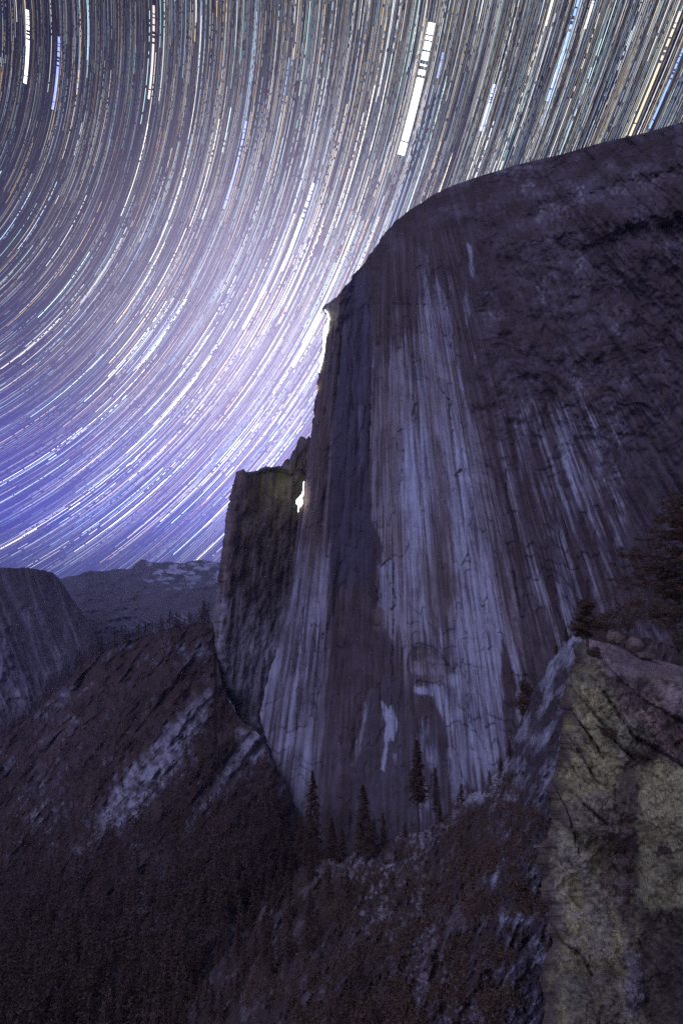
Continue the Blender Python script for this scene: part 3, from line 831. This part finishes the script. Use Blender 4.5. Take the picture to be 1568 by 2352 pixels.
def fir_mesh(seed, h=1.0, spread=.13, start=.15, nb=60, per=14, ragged=.35, size=.028, droop=.35):
    """unit-height fir: crown leaves and trunk"""
    rng = np.random.default_rng(seed)
    cs = []
    for i in range(nb):
        f = (i + rng.uniform(0, 1)) / nb
        z = start + (1 - start) * f ** .9
        L = spread * (1 - f) ** .75 * rng.uniform(1 - ragged, 1 + ragged) + .012
        if rng.random() < .12: L *= .35
        th = rng.uniform(0, 2 * math.pi)
        m = max(3, int(per * (1 - f * .6)))
        r = rng.uniform(0.05, 1, m) ** .7 * L
        tw = th + rng.normal(0, .22, m)
        cs.append(np.stack([np.cos(tw) * r, np.sin(tw) * r, z - r * droop + rng.normal(0, .006, m) + .02], -1))
    c = np.concatenate(cs) * h
    V, T = leaf_tris(c, size * h, rng, .45)
    bend = rng.normal(0, .006, 2)
    tv, tf = tube([(0, 0, -.05 * h), (bend[0] * h, bend[1] * h, .5 * h), (0, 0, .99 * h)], [.014 * h, .009 * h, .002 * h], 5)
    return (V, T), (tv, tf)


def tree_protos(kind, seeds, **kw):
    res = []
    for s_ in seeds:
        (V, T), (tv, tf) = fir_mesh(s_, **kw)
        res.append((raw_mesh(kind + "_crown", V, T, mat_needle, smooth=False), raw_mesh(kind + "_trunk", tv, tf, mat_bark)))
    return res


def plant_tree(name, pos, h, protos, label, group, k=None, wide=1.0):
    e = link(bpy.data.objects.new(name, None)); e.empty_display_size = 1
    e.location = pos; e.rotation_euler = (0, 0, random.uniform(0, 6.28)); e.scale = (h * wide, h * wide, h)
    tag(e, label, 'tree', group)
    cm, tm = protos[random.randrange(len(protos)) if k is None else k]
    for nm, me in (('crown', cm), ('trunk', tm)):
        o = link(bpy.data.objects.new(nm, me)); o.parent = e
    return e


far_firs = tree_protos("far_fir", range(20, 27), nb=46, per=9, spread=.16, size=.045)
mid_firs = tree_protos("mid_fir", range(30, 34), nb=90, per=16, spread=.17, size=.034)
far_snags = tree_protos("far_snag", range(40, 43), nb=26, per=5, spread=.10, size=.04, start=.3)

# firs along the crest of the wooded ridge, seen against the far valley
rx = np.array([p[0] for p in RIDGE], float); ryy = np.array([p[1] for p in RIDGE], float)
G1 = 'firs along the crest of the wooded ridge'
x = 0.0
tall = {233: 36, 262: 30, 318: 34, 332: 26, 345: 28, 372: 24, 404: 26, 436: 30, 466: 46, 472: 38}
crest = []
while x < 486:
    crest.append((x, random.choice((14, 18, 22, 26, 30, 36, 42)) * random.uniform(.85, 1.15))); x += random.uniform(2.8, 8.5)
for xx, hp in list(tall.items()): crest.append((xx, hp))
for xx, hp in crest:
    yy = float(np.interp(xx, rx, ryy)) + random.uniform(1, 7)
    Yd = float(slope_depth(np.array([xx]), np.array([yy]))[0]) - 4
    lab = 'small dark fir in silhouette on the crest of the wooded ridge'
    if hp == 46: lab = 'tallest fir on the ridge crest, beside the foot of the buttress'
    plant_tree('fir_tree', at(xx, yy, Yd) + np.array((0, 0, -1.)), (hp + 5) / F * Yd, far_firs, lab, G1, wide=random.uniform(.8, 1.25))

# firs in the woods of the slope: the nearest as individuals, the rest one mass
cand = []
rng = np.random.default_rng(5)
while len(cand) < 5200:
    xx = rng.uniform(-120, 1000); yy = rng.uniform(1440, 2400)
    cand.append((xx, yy))
cand = np.array(cand)
topc = np.interp(cand[:, 0], rx, ryy)
m_, v_ = talus(cand[:, 0], cand[:, 1])
ledge_top = np.interp(cand[:, 0], [p[0] for p in LEDGE], [p[1] for p in LEDGE])
ok = (cand[:, 1] > topc + 12) & (m_ < rng.uniform(.2, 1.0, len(cand))) & (cand[:, 1] < np.where(cand[:, 0] > 430, ledge_top, 9999))
ok &= ~((cand[:, 0] > 500) & (cand[:, 1] < topc + 14))
cand = cand[ok]
cd = slope_depth(cand[:, 0], cand[:, 1])
hts = rng.uniform(14, 26, len(cand))
order = np.argsort(-hts / cd)
G2 = 'dark firs of the wooded slope'
NIND = 125
for i in order[:NIND]:
    plant_tree('fir_tree', at(cand[i, 0], cand[i, 1], cd[i]) + np.array((0, 0, -1.)), hts[i], far_firs if random.random() < .85 else far_snags, 'dark fir standing among many like it on the wooded slope below the cliff', G2)
small = [fir_mesh(s_, nb=22, per=6, spread=.17, size=.075)[0] for s_ in range(60, 66)]
Vs = []; Ts = []; off_i = 0
for j, i in enumerate(order[NIND:]):
    V, T = small[j % 6]
    th = rng.uniform(0, 6.28); c_, s_ = math.cos(th), math.sin(th)
    Rm = np.array(((c_, s_, 0), (-s_, c_, 0), (0, 0, 1)))
    Vs.append((V @ Rm) * hts[i] + at(cand[i, 0], cand[i, 1], cd[i])); Ts.append(T + off_i); off_i += len(V)
forest = link(bpy.data.objects.new('forest', raw_mesh('forest', np.concatenate(Vs), np.concatenate(Ts), mat_needle, smooth=False)))
tag(forest, 'dark fir forest covering the slope below the cliff', 'forest', kind='stuff')

# firs on the flank of the near ledge
G5 = 'firs on the flank of the near ledge'
for i in range(70):
    xx = rng.uniform(340, 860); tp_ = float(np.interp(xx, [p[0] for p in LEDGE], [p[1] for p in LEDGE]))
    yy = tp_ + 4 + (2400 - tp_) * rng.uniform(0, 1) ** 2.2
    Yd = float(ledge_depth(np.array([xx]), np.array([yy]))[0])
    plant_tree('fir_tree', at(xx, yy, Yd) + np.array((0, 0, -.4)), rng.uniform(5, 11), mid_firs, 'dark fir among the dense firs on the flank of the near ledge', G5, wide=rng.uniform(.8, 1.3))

# firs on the near ledge
near_kw = dict(nb=190, per=30, size=.022, ragged=.45)
near_a = tree_protos("ledge_fir", [101], spread=.105, start=.34, **near_kw)
near_b = tree_protos("ledge_fir_dense", [102, 103], spread=.17, start=.1, **near_kw)
near_c = tree_protos("ledge_snag", [104], spread=.045, start=.15, nb=60, per=7, size=.022)
near_d = tree_protos("ledge_fir_slim", [105], spread=.13, start=.12, **near_kw)
G3 = 'firs on the near rocky ledge'


def near_tree(x, ytop, ybase, Y, protos, label, k=0, wide=1.0, name='fir_tree'):
    b = at(x, ybase, Y); tp = at(x, ytop, Y)
    return plant_tree(name, b, tp[2] - b[2], protos, label, G3, k, wide)


near_tree(961, 1704, 1914, 152, near_a, 'tall slender fir with a bare lower trunk on the near ledge')
near_tree(1001, 1766, 1880, 147, near_d, 'short bushy fir right of the tall slender fir on the ledge', wide=.85)
near_tree(1032, 1776, 1866, 147, near_c, 'thin dead fir with few branches on the near ledge', name='dead_tree')
near_tree(834, 1806, 1962, 165, near_b, 'broad fir with drooping branches left of the pale rock splash', wide=1.05)
near_tree(716, 1776, 1990, 180, near_b, 'dense fir at the left end of the ledge against the cliff foot', k=1, wide=.8)
near_tree(880, 1868, 1945, 160, near_d, 'small fir in the gap between the broad and the slender fir', wide=1.1)
for (x_, yt, yb) in ((1124, 1770, 1800), (1010, 1850, 1885), (1060, 1800, 1836), (785, 1905, 1970), (760, 1880, 1975), (690, 1880, 1960), (930, 1890, 1920), (1150, 1740, 1772), (1170, 1700, 1736), (1300, 1440, 1470), (1277, 1480, 1500)):
    Yd = float(ledge_depth(np.array([float(x_)]), np.array([float(yb)]))[0]) - 2
    near_tree(x_, yt, yb + 6, Yd, near_b, 'low dark fir sapling on the rim of the near ledge', k=random.randrange(2), wide=1.3)


# low scrub over the ledge and the near slope
rng = np.random.default_rng(77)
ux = rng.uniform(430, 1300, 5200); uy = rng.uniform(1780, 2420, 5200)
ut = np.interp(ux, [p[0] for p in LEDGE], [p[1] for p in LEDGE])
open_rock = fbm(ux / 42, uy / 52, 4, 121) + .12 * sst(1150, 1230, ux) + .14 * (1 - sst(10, 60, uy - ut))
okk = (uy > ut + 3) & (open_rock < .485)
ux, uy = ux[okk], uy[okk]
ud = ledge_depth(ux, uy)
ctr = at(ux, uy, ud)
sz = rng.uniform(.35, 1.1, len(ux))[:, None, None] * (ud / 130)[:, None, None]
pts = ctr[:, None] + rng.normal(0, 1, (len(ux), 46, 3)) * np.array((1.0, 1.0, .8)) * sz * 1.15 + np.array((0, 0, .45)) * sz
V, T = leaf_tris(pts.reshape(-1, 3), .30, rng, .8)
tag(link(bpy.data.objects.new('undergrowth', raw_mesh('undergrowth', V, T, mat_needle_near, smooth=False))), 'dark scrub covering the near rocky ledge', 'undergrowth', kind='stuff')


# pines on the slabs at the right
def pine(name, base, limbs, label, trunk, rad, leaf=.16, per=260, clump=.5, seed=1, mat=None):
    """trunk: points relative to base; limbs: (from point, to point, clump radius)"""
    rng = np.random.default_rng(seed)
    e = link(bpy.data.objects.new(name, None)); e.location = base; e.empty_display_size = 1
    tag(e, label, 'tree', 'pines on the slabs')
    parts = [tube(trunk, rad, 8)]
    cs = []
    for a, b, cr_ in limbs:
        a = np.array(a, float); b = np.array(b, float)
        mid = (a + b) / 2 + rng.normal(0, .12, 3) * np.linalg.norm(b - a) * .5
        parts.append(tube([a, mid, b], [.06, .04, .012], 5))
        for q in range(9):
            f = rng.uniform(.35, 1.1); c = a + (b - a) * f + rng.normal(0, 1, 3) * cr_ * np.array((.7, .7, .38))
            pts = c + rng.normal(0, 1, (per // 9, 3)) * cr_ * np.array((.34, .34, .16))
            cs.append(pts)
    V, T = leaf_tris(np.concatenate(cs), leaf, rng, .6)
    v, f = merge(parts)
    for nm, me in (('crown', raw_mesh(name + '_crown', V, T, mat_needle_near, smooth=False)), ('trunk', raw_mesh(name + '_trunk', v, f, mat_bark_pale))):
        o = link(bpy.data.objects.new(nm, me)); o.parent = e


def limbs_from(trunk, Y, spec, bx, by):
    """spec rows: from (x,y), to (x,y), depth offset, clump; all surveyed at distance Y, relative to the base"""
    b0 = at(bx, by, Y)
    r = []
    for (ax, ay), (cx_, cy_), dz, cl in spec:
        r.append((at(ax, ay, Y) - b0, at(cx_, cy_, Y + dz) - b0, cl))
    return r


Yp = 59.0
b0 = at(1353, 1514, Yp)
tr = [at(a, b, Yp) - b0 for a, b in ((1353, 1520), (1349, 1490), (1347, 1460), (1344, 1420), (1342, 1384))]
rr = random.Random(4); spec = []
for i in range(46):
    f = rr.random(); y_ = 1462 - f * 78; half = (6 + 34 * (1 - f) ** .8) if y_ < 1448 else 26
    spec.append(((1346, y_ + 4), (1344 + rr.uniform(-1, 1) * half, y_ - rr.uniform(0, 8)), rr.uniform(-1.6, 1.6), .30))
pine('pine_tree', b0, limbs_from(tr, Yp, spec, 1353, 1514), 'small dense pine with a bent bare trunk at the tip of the sandy ledge', tr, [.16, .14, .12, .08, .03], leaf=.13, per=300, seed=2)

Yp = 56.0
b0 = at(1612, 1600, Yp)
tr = [at(a, b, Yp) - b0 for a, b in ((1612, 1610), (1606, 1500), (1596, 1380), (1590, 1250), (1580, 1130))]
spec = []
rr = random.Random(9)
for i in range(96):
    y_ = rr.uniform(1140, 1420)
    ext = np.interp(y_, [1140, 1200, 1260, 1330, 1400, 1420], [60, 95, 150, 200, 150, 110])
    xt = 1596 - ext * rr.uniform(.1, 1.0) if rr.random() < .68 else 1596 + ext * rr.uniform(.1, .8)
    spec.append(((1596, y_ + 10), (xt, y_ + rr.uniform(-14, 14)), rr.uniform(-6, 6), .55))
pine('pine_tree', b0, limbs_from(tr, Yp, spec, 1612, 1600), 'large spreading pine with long wispy branches at the right edge', tr, [.34, .3, .26, .2, .1], leaf=.17, per=330, seed=5)


def shrub(x, y, wpx, hpx, Y, label, seed):
    rng = np.random.default_rng(seed)
    e = link(bpy.data.objects.new('shrub', None)); e.location = at(x, y, Y); tag(e, label, 'shrub', 'shrubs around the slabs')
    rw, rh = wpx / F * Y / 2, hpx / F * Y / 2
    parts = []; cs = []
    for i in range(16):
        tip = np.array((rng.uniform(-1, 1) * rw, rng.uniform(-1, 1) * rw * .7, rng.uniform(.1, 1.9) * rh))
        parts.append(tube([(0, 0, -rh * .3), tip * .5 + np.array((0, 0, rh * .1)), tip], [.05, .035, .01], 4))
        cs.append(tip + rng.normal(0, 1, (70, 3)) * np.array((rw, rw, rh)) * .2)
    V, T = leaf_tris(np.concatenate(cs), .0028 * Y, rng, .8); v, f = merge(parts)
    for nm, me in (('foliage', raw_mesh('shrub_foliage', V, T, mat_needle_near, smooth=False)), ('stem', raw_mesh('shrub_stem', v, f, mat_bark))):
        o = link(bpy.data.objects.new(nm, me)); o.parent = e


shrub(1440, 1440, 90, 70, 80, 'wide dark shrub behind the boulders on the sandy ledge', 1)
shrub(1390, 1445, 60, 40, 84, 'dark shrub between the small pine and the rounded boulder', 2)
shrub(1556, 1490, 60, 60, 78, 'dark shrub on the upper rim of the sandy ledge under the large pine', 3)
shrub(1362, 1508, 22, 18, 58, 'tiny shrub at the foot of the small bent pine', 4)
shrub(1500, 1410, 110, 60, 88, 'broad dark shrub below the spreading pine branches', 6)
shrub(1400, 1690, 30, 18, 47, 'tuft of shrub growing out of the slab joint', 7)
shrub(1210, 1600, 26, 40, 160, 'dark shrub in the gully beside the lower cliff', 8)
shrub(1200, 1640, 30, 40, 158, 'dark shrub lower down in the gully beside the cliff', 9)

# ------------------------------------------------------------------ climbers' lamps on the left edge of the cliff
mat_lamp = bpy.data.materials.new("lamp_glow"); mat_lamp.use_nodes = True
nt = mat_lamp.node_tree; nt.nodes.clear()
em = nd(nt, 'ShaderNodeEmission'); em.inputs[0].default_value = (.93, .96, 1, 1); em.inputs[1].default_value = 6.0
nt.links.new(em.outputs[0], nd(nt, 'ShaderNodeOutputMaterial').inputs[0])


def lamp_strip(name, pts, label, lights):
    """a rope of headlamps hanging on the rock; pts rows: x, y, radius in survey units, metres ahead"""
    P3 = [at(x, y, Y) for x, y, r, Y in pts]; R_ = [1.0 * r / F * Y for x, y, r, Y in pts]
    b0 = P3[-1]
    v, f = tube([p - b0 for p in P3], R_, 10)
    v = np.array(v); v += (np.random.default_rng(3).normal(0, 1, v.shape)) * .22
    o = link(bpy.data.objects.new(name, raw_mesh(name, v, f, mat_lamp))); o.location = b0
    tag(o, label, 'headlamp', "climbers' lamps on the cliff edge")
    for x, y, Y, e_, c_ in lights:
        ld = bpy.data.lights.new('lamp', 'POINT'); ld.energy = e_; ld.color = c_; ld.shadow_soft_size = 3
        lo = link(bpy.data.objects.new('lamp', ld)); lo.location = at(x, y, Y) - b0; lo.parent = o


def edge_at(y):
    i = int(np.argmin(np.abs(ys - y)))
    return xl[i], float(Pf[i, 0, 1])


def on_edge(rows_):
    r = []
    for y, dx, rad in rows_:
        ex, eY = edge_at(y)
        r.append((ex + dx, y, rad, eY - 7.0))
    return r


u1 = on_edge([(712, 4, .5), (720, 3, 1.6), (732, 6, 2.2), (742, 5, 2.0), (752, 2, 5.0), (758, 2, 5.5), (766, 5, 5.0), (780, 6, 3.4), (792, 6, 4.2), (806, 6, 3.0), (818, 5, 3.6), (830, 4, 2.2), (842, 2, 1.4), (856, 1, .6)])
lamp_strip('headlamp_rope', u1, 'long dazzling white streak of lamp light down the upper cliff edge',
           [(738, 728, u1[2][3] - 14, 1.6e4, (.8, 1, .85)), (u1[-1][0] - 8, 890, edge_at(890)[1] + 2, 9e3, (1, .72, .28))])
u2 = on_edge([(1106, 2, .5), (1118, 1, 1.4), (1126, 1, .9), (1136, 0, 2.2), (1143, -1, 3.0), (1147, -1, 6.0), (1151, -2, 8.0), (1156, -2, 7.4), (1160, -2, 4.5), (1165, -3, 1.5), (1176, -4, .5)])
lamp_strip('headlamp_rope', u2, 'short white lamp glare in the notch beside the dark buttress',
           [(672, 1108, 1062, 3.2e4, (.8, 1, .5)), (678, 1136, 1045, 1.4e4, (.6, 1, .75))])
for x_, y_, h_ in ((628, 1086, 9), (641, 1080, 12), (560, 1094, 7), (684, 1018, 9)):
    plant_tree('fir_tree', at(x_, y_ + 3, 1100), h_, far_firs, 'tiny fir silhouetted on the top of the dark buttress', 'firs on the buttress top', wide=1.2)

# ------------------------------------------------------------------ star trails
POLE_AZ, POLE_ALT = math.radians(-60.0), math.radians(37.7)
POLE = np.array((math.cos(POLE_ALT) * math.sin(POLE_AZ), math.cos(POLE_ALT) * math.cos(POLE_AZ), math.sin(POLE_ALT)))
E1 = np.cross(POLE, (0, 0, 1.0)); E1 /= np.linalg.norm(E1); E2 = np.cross(POLE, E1)
mat_star = bpy.data.materials.new("star_light"); mat_star.use_nodes = True
nt = mat_star.node_tree; nt.nodes.clear()
vc = nd(nt, 'ShaderNodeVertexColor', layer_name='rock')
em = nd(nt, 'ShaderNodeEmission'); nt.links.new(vc.outputs[0], em.inputs[0]); em.inputs[1].default_value = 1.0
trn = nd(nt, 'ShaderNodeBsdfTransparent'); ads = nd(nt, 'ShaderNodeAddShader')     # starlight adds to the sky behind it
nt.links.new(em.outputs[0], ads.inputs[0]); nt.links.new(trn.outputs[0], ads.inputs[1])
nt.links.new(ads.outputs[0], nd(nt, 'ShaderNodeOutputMaterial').inputs[0])
try:
    mat_star.cycles.emission_sampling = 'NONE'
    mat_lamp.cycles.emission_sampling = 'NONE'
except Exception:
    pass
# the same clouds interrupt every trail at the same hours
PIECES = [(0, .105), (.118, .612), (.635, .672), (.70, .712), (.742, .80), (.815, .872), (.884, .91), (.922, 1.0)]


def star_coords(d):
    th = np.arccos(d @ POLE)
    ph = np.arctan2(d @ E2, d @ E1)
    return th, ph


def star_dir(th, ph):
    return np.cos(th)[..., None] * POLE + np.sin(th)[..., None] * (np.cos(ph)[..., None] * E1 + np.sin(ph)[..., None] * E2)


FWD = np.array((0, math.cos(PITCH), math.sin(PITCH)))


def trail_mesh(th, ph0, dph, width, cols, R, pieces_fn, nseg=3):
    Vs, Cs, Fs = [], [], []; base = 0
    for i in range(len(th)):
        for (a, b) in pieces_fn(i):
            k = max(2, int(math.ceil((b - a) * nseg * 3)) + 1)
            f = np.linspace(a, b, k)
            ph = ph0[i] + dph[i] * f
            hw = width[i] / F / 2 * max(.2, star_dir(th[i:i + 1], ph[k // 2:k // 2 + 1])[0] @ FWD) ** 1.6      # the survey stretches towards the frame's edge
            p1 = star_dir(np.full(k, th[i] - hw), ph) * R[i]; p2 = star_dir(np.full(k, th[i] + hw), ph) * R[i]
            Vs.append(np.concatenate([p1, p2])); Cs.append(np.repeat(cols[i][None], 2 * k, 0))
            j = np.arange(k - 1) + base
            Fs.append(np.stack([j, j + 1, j + 1 + k, j + k], -1)); base += 2 * k
    return np.concatenate(Vs), np.concatenate(Fs), np.concatenate(Cs)


rng = np.random.default_rng(21)
N = 29000
sx = rng.uniform(-420, 2000, N); sy = rng.uniform(-620, 1345, N)
band = np.exp(-((sx - 640 - (800 - sy) * .35) / 420) ** 2)       # denser towards the Milky Way
low = sst(1080, 1330, sy)
keep = rng.random(N) < (.50 + .5 * band) * (1 - .62 * low)
sx, sy, band, low = sx[keep], sy[keep], band[keep], low[keep]
th, ph = star_coords(camdir(sx, sy))
# turning sense: upward to the right in the north-east
tdir = star_dir(th[:1], ph[:1] + .01) - star_dir(th[:1], ph[:1])
sgn = 1.0 if (np.cross(POLE, star_dir(th[:1], ph[:1])[0]) @ tdir[0]) < 0 else -1.0
DPH = math.radians(14.6) * sgn
n = len(th)
mag = np.exp(rng.normal(math.log(.060), 1.28, n))
mag = np.minimum(mag, 1.5) * (.8 + 1.0 * band * sst(150, 700, sy)) * (1 - .3 * low)
wid = np.clip(.82 + .36 * mag, .82, 1.35)
tint = rng.random(n)
cw = np.array((1, .97, .93)); cb = np.array((.48, .68, 1.0)); co_ = np.array((1.0, .74, .40)); cy_ = np.array((.60, .95, .95))
cc = np.where((tint < .42)[:, None], cw, np.where((tint < .68)[:, None], cb, np.where((tint < .86)[:, None], co_, cy_)))
cols = cc * mag[:, None] * 1.25
jit = rng.uniform(-.012, .012, (n, 2))


def pf(i):
    q = []
    for a, b in PIECES:
        if rng.random() > .93: continue
        if b - a > .3 and rng.random() < .55:            # a stray cloud or two more
            c = rng.uniform(a + .04, b - .04); q += [(a + jit[i, 0] * (a > 0), c), (c + rng.uniform(.008, .03), b + jit[i, 1])]
        else: q.append((max(0, a + jit[i, 0]), b + jit[i, 1]))
    return q


V, Fq, Cv = trail_mesh(th, ph - DPH / 2, np.full(n, DPH), wid, cols, rng.uniform(58000, 62000, n), pf)
stars = link(bpy.data.objects.new('star_trails', raw_mesh('star_trails', V, Fq, mat_star, Cv, smooth=False)))
tag(stars, 'thousands of thin concentric star trails filling the night sky', 'star trails', kind='stuff')

G4 = 'bright star trails in the night sky'
NAMED = [((921, 356), (990, 52), 18, (3.2, 3.3, 4.2), 'widest and brightest white star trail above the shoulder of the cliff'),
         ((59, 192), (62, 22), 8, (2.2, 1.9, 1.8), 'thick pinkish white star trail in the upper left corner of the sky'),
         ((122, 252), (135, 84), 5.5, (.5, .6, 2.0), 'short blue star trail beside the thick pinkish one'),
         ((1256, 232), (1338, -40), 6, (.45, .75, 1.9), 'long vivid blue star trail at the top edge above the dome'),
         ((647, 622), (719, 420), 7, (1.1, 1.15, 1.9), 'pale blue star trail in the middle of the sky left of the dome shoulder'),
         ((1342, 66), (1372, -30), 6, (1.2, 1.15, 1.1), 'short white star trail at the top edge right of the vivid blue one'),
         ((1494, 296), (1566, 105), 4.5, (.4, .7, 1.7), 'blue star trail meeting the dome near the right edge'),
         ((1446, 312), (1560, 26), 6, (1.3, .95, .55), 'orange star trail meeting the dome left of the blue one'),
         ((515, 480), (565, 278), 4.5, (.5, .55, 1.6), 'violet blue star trail left of the pale blue one'),
         ((1108, 302), (1129, 192), 7, (.75, .95, 1.7), 'faint broken bluish star trail right of the brightest one'),
         ((2, 1262), (84, 1213), 3.5, (1.5, 1.4, 1.3), 'lone bright white star trail low above the left mountain'),
         ((548, 748), (620, 664), 7, (1.8, 1.75, 1.9), 'white star trail in the bright glow left of the cliff top'),
         ((671, 842), (738, 722), 9, (2.2, 2.1, 2.4), 'thick white star trail touching the upper cliff edge'),
         ((1006, 180), (1014, 120), 4.5, (.45, .6, 1.5), 'short dashed blue star trail beside the brightest one'),
         ((343, 228), (352, 12), 5.5, (1.1, .95, .9), 'long pale star trail near the top of the sky'),
         ((1256, 60), (1281, -60), 4, (1.3, 1.05, .8), 'cream star trail leaving the top edge above the dome')]
for k, (a, b, wd, c, lab) in enumerate(NAMED):
    t1, p1 = star_coords(camdir(*a)); t2, p2 = star_coords(camdir(*b))
    arr = lambda q: np.array([float(q)])
    V, Fq, Cv = trail_mesh(arr((t1 + t2) / 2), arr(p1), arr(p2 - p1), arr(wd), np.array([c], float), arr(57000 - 60 * k), lambda i: PIECES, 4)
    tag(link(bpy.data.objects.new('star_trail', raw_mesh('star_trail', V, Fq, mat_star, Cv, smooth=False))), lab, 'star trail', G4)
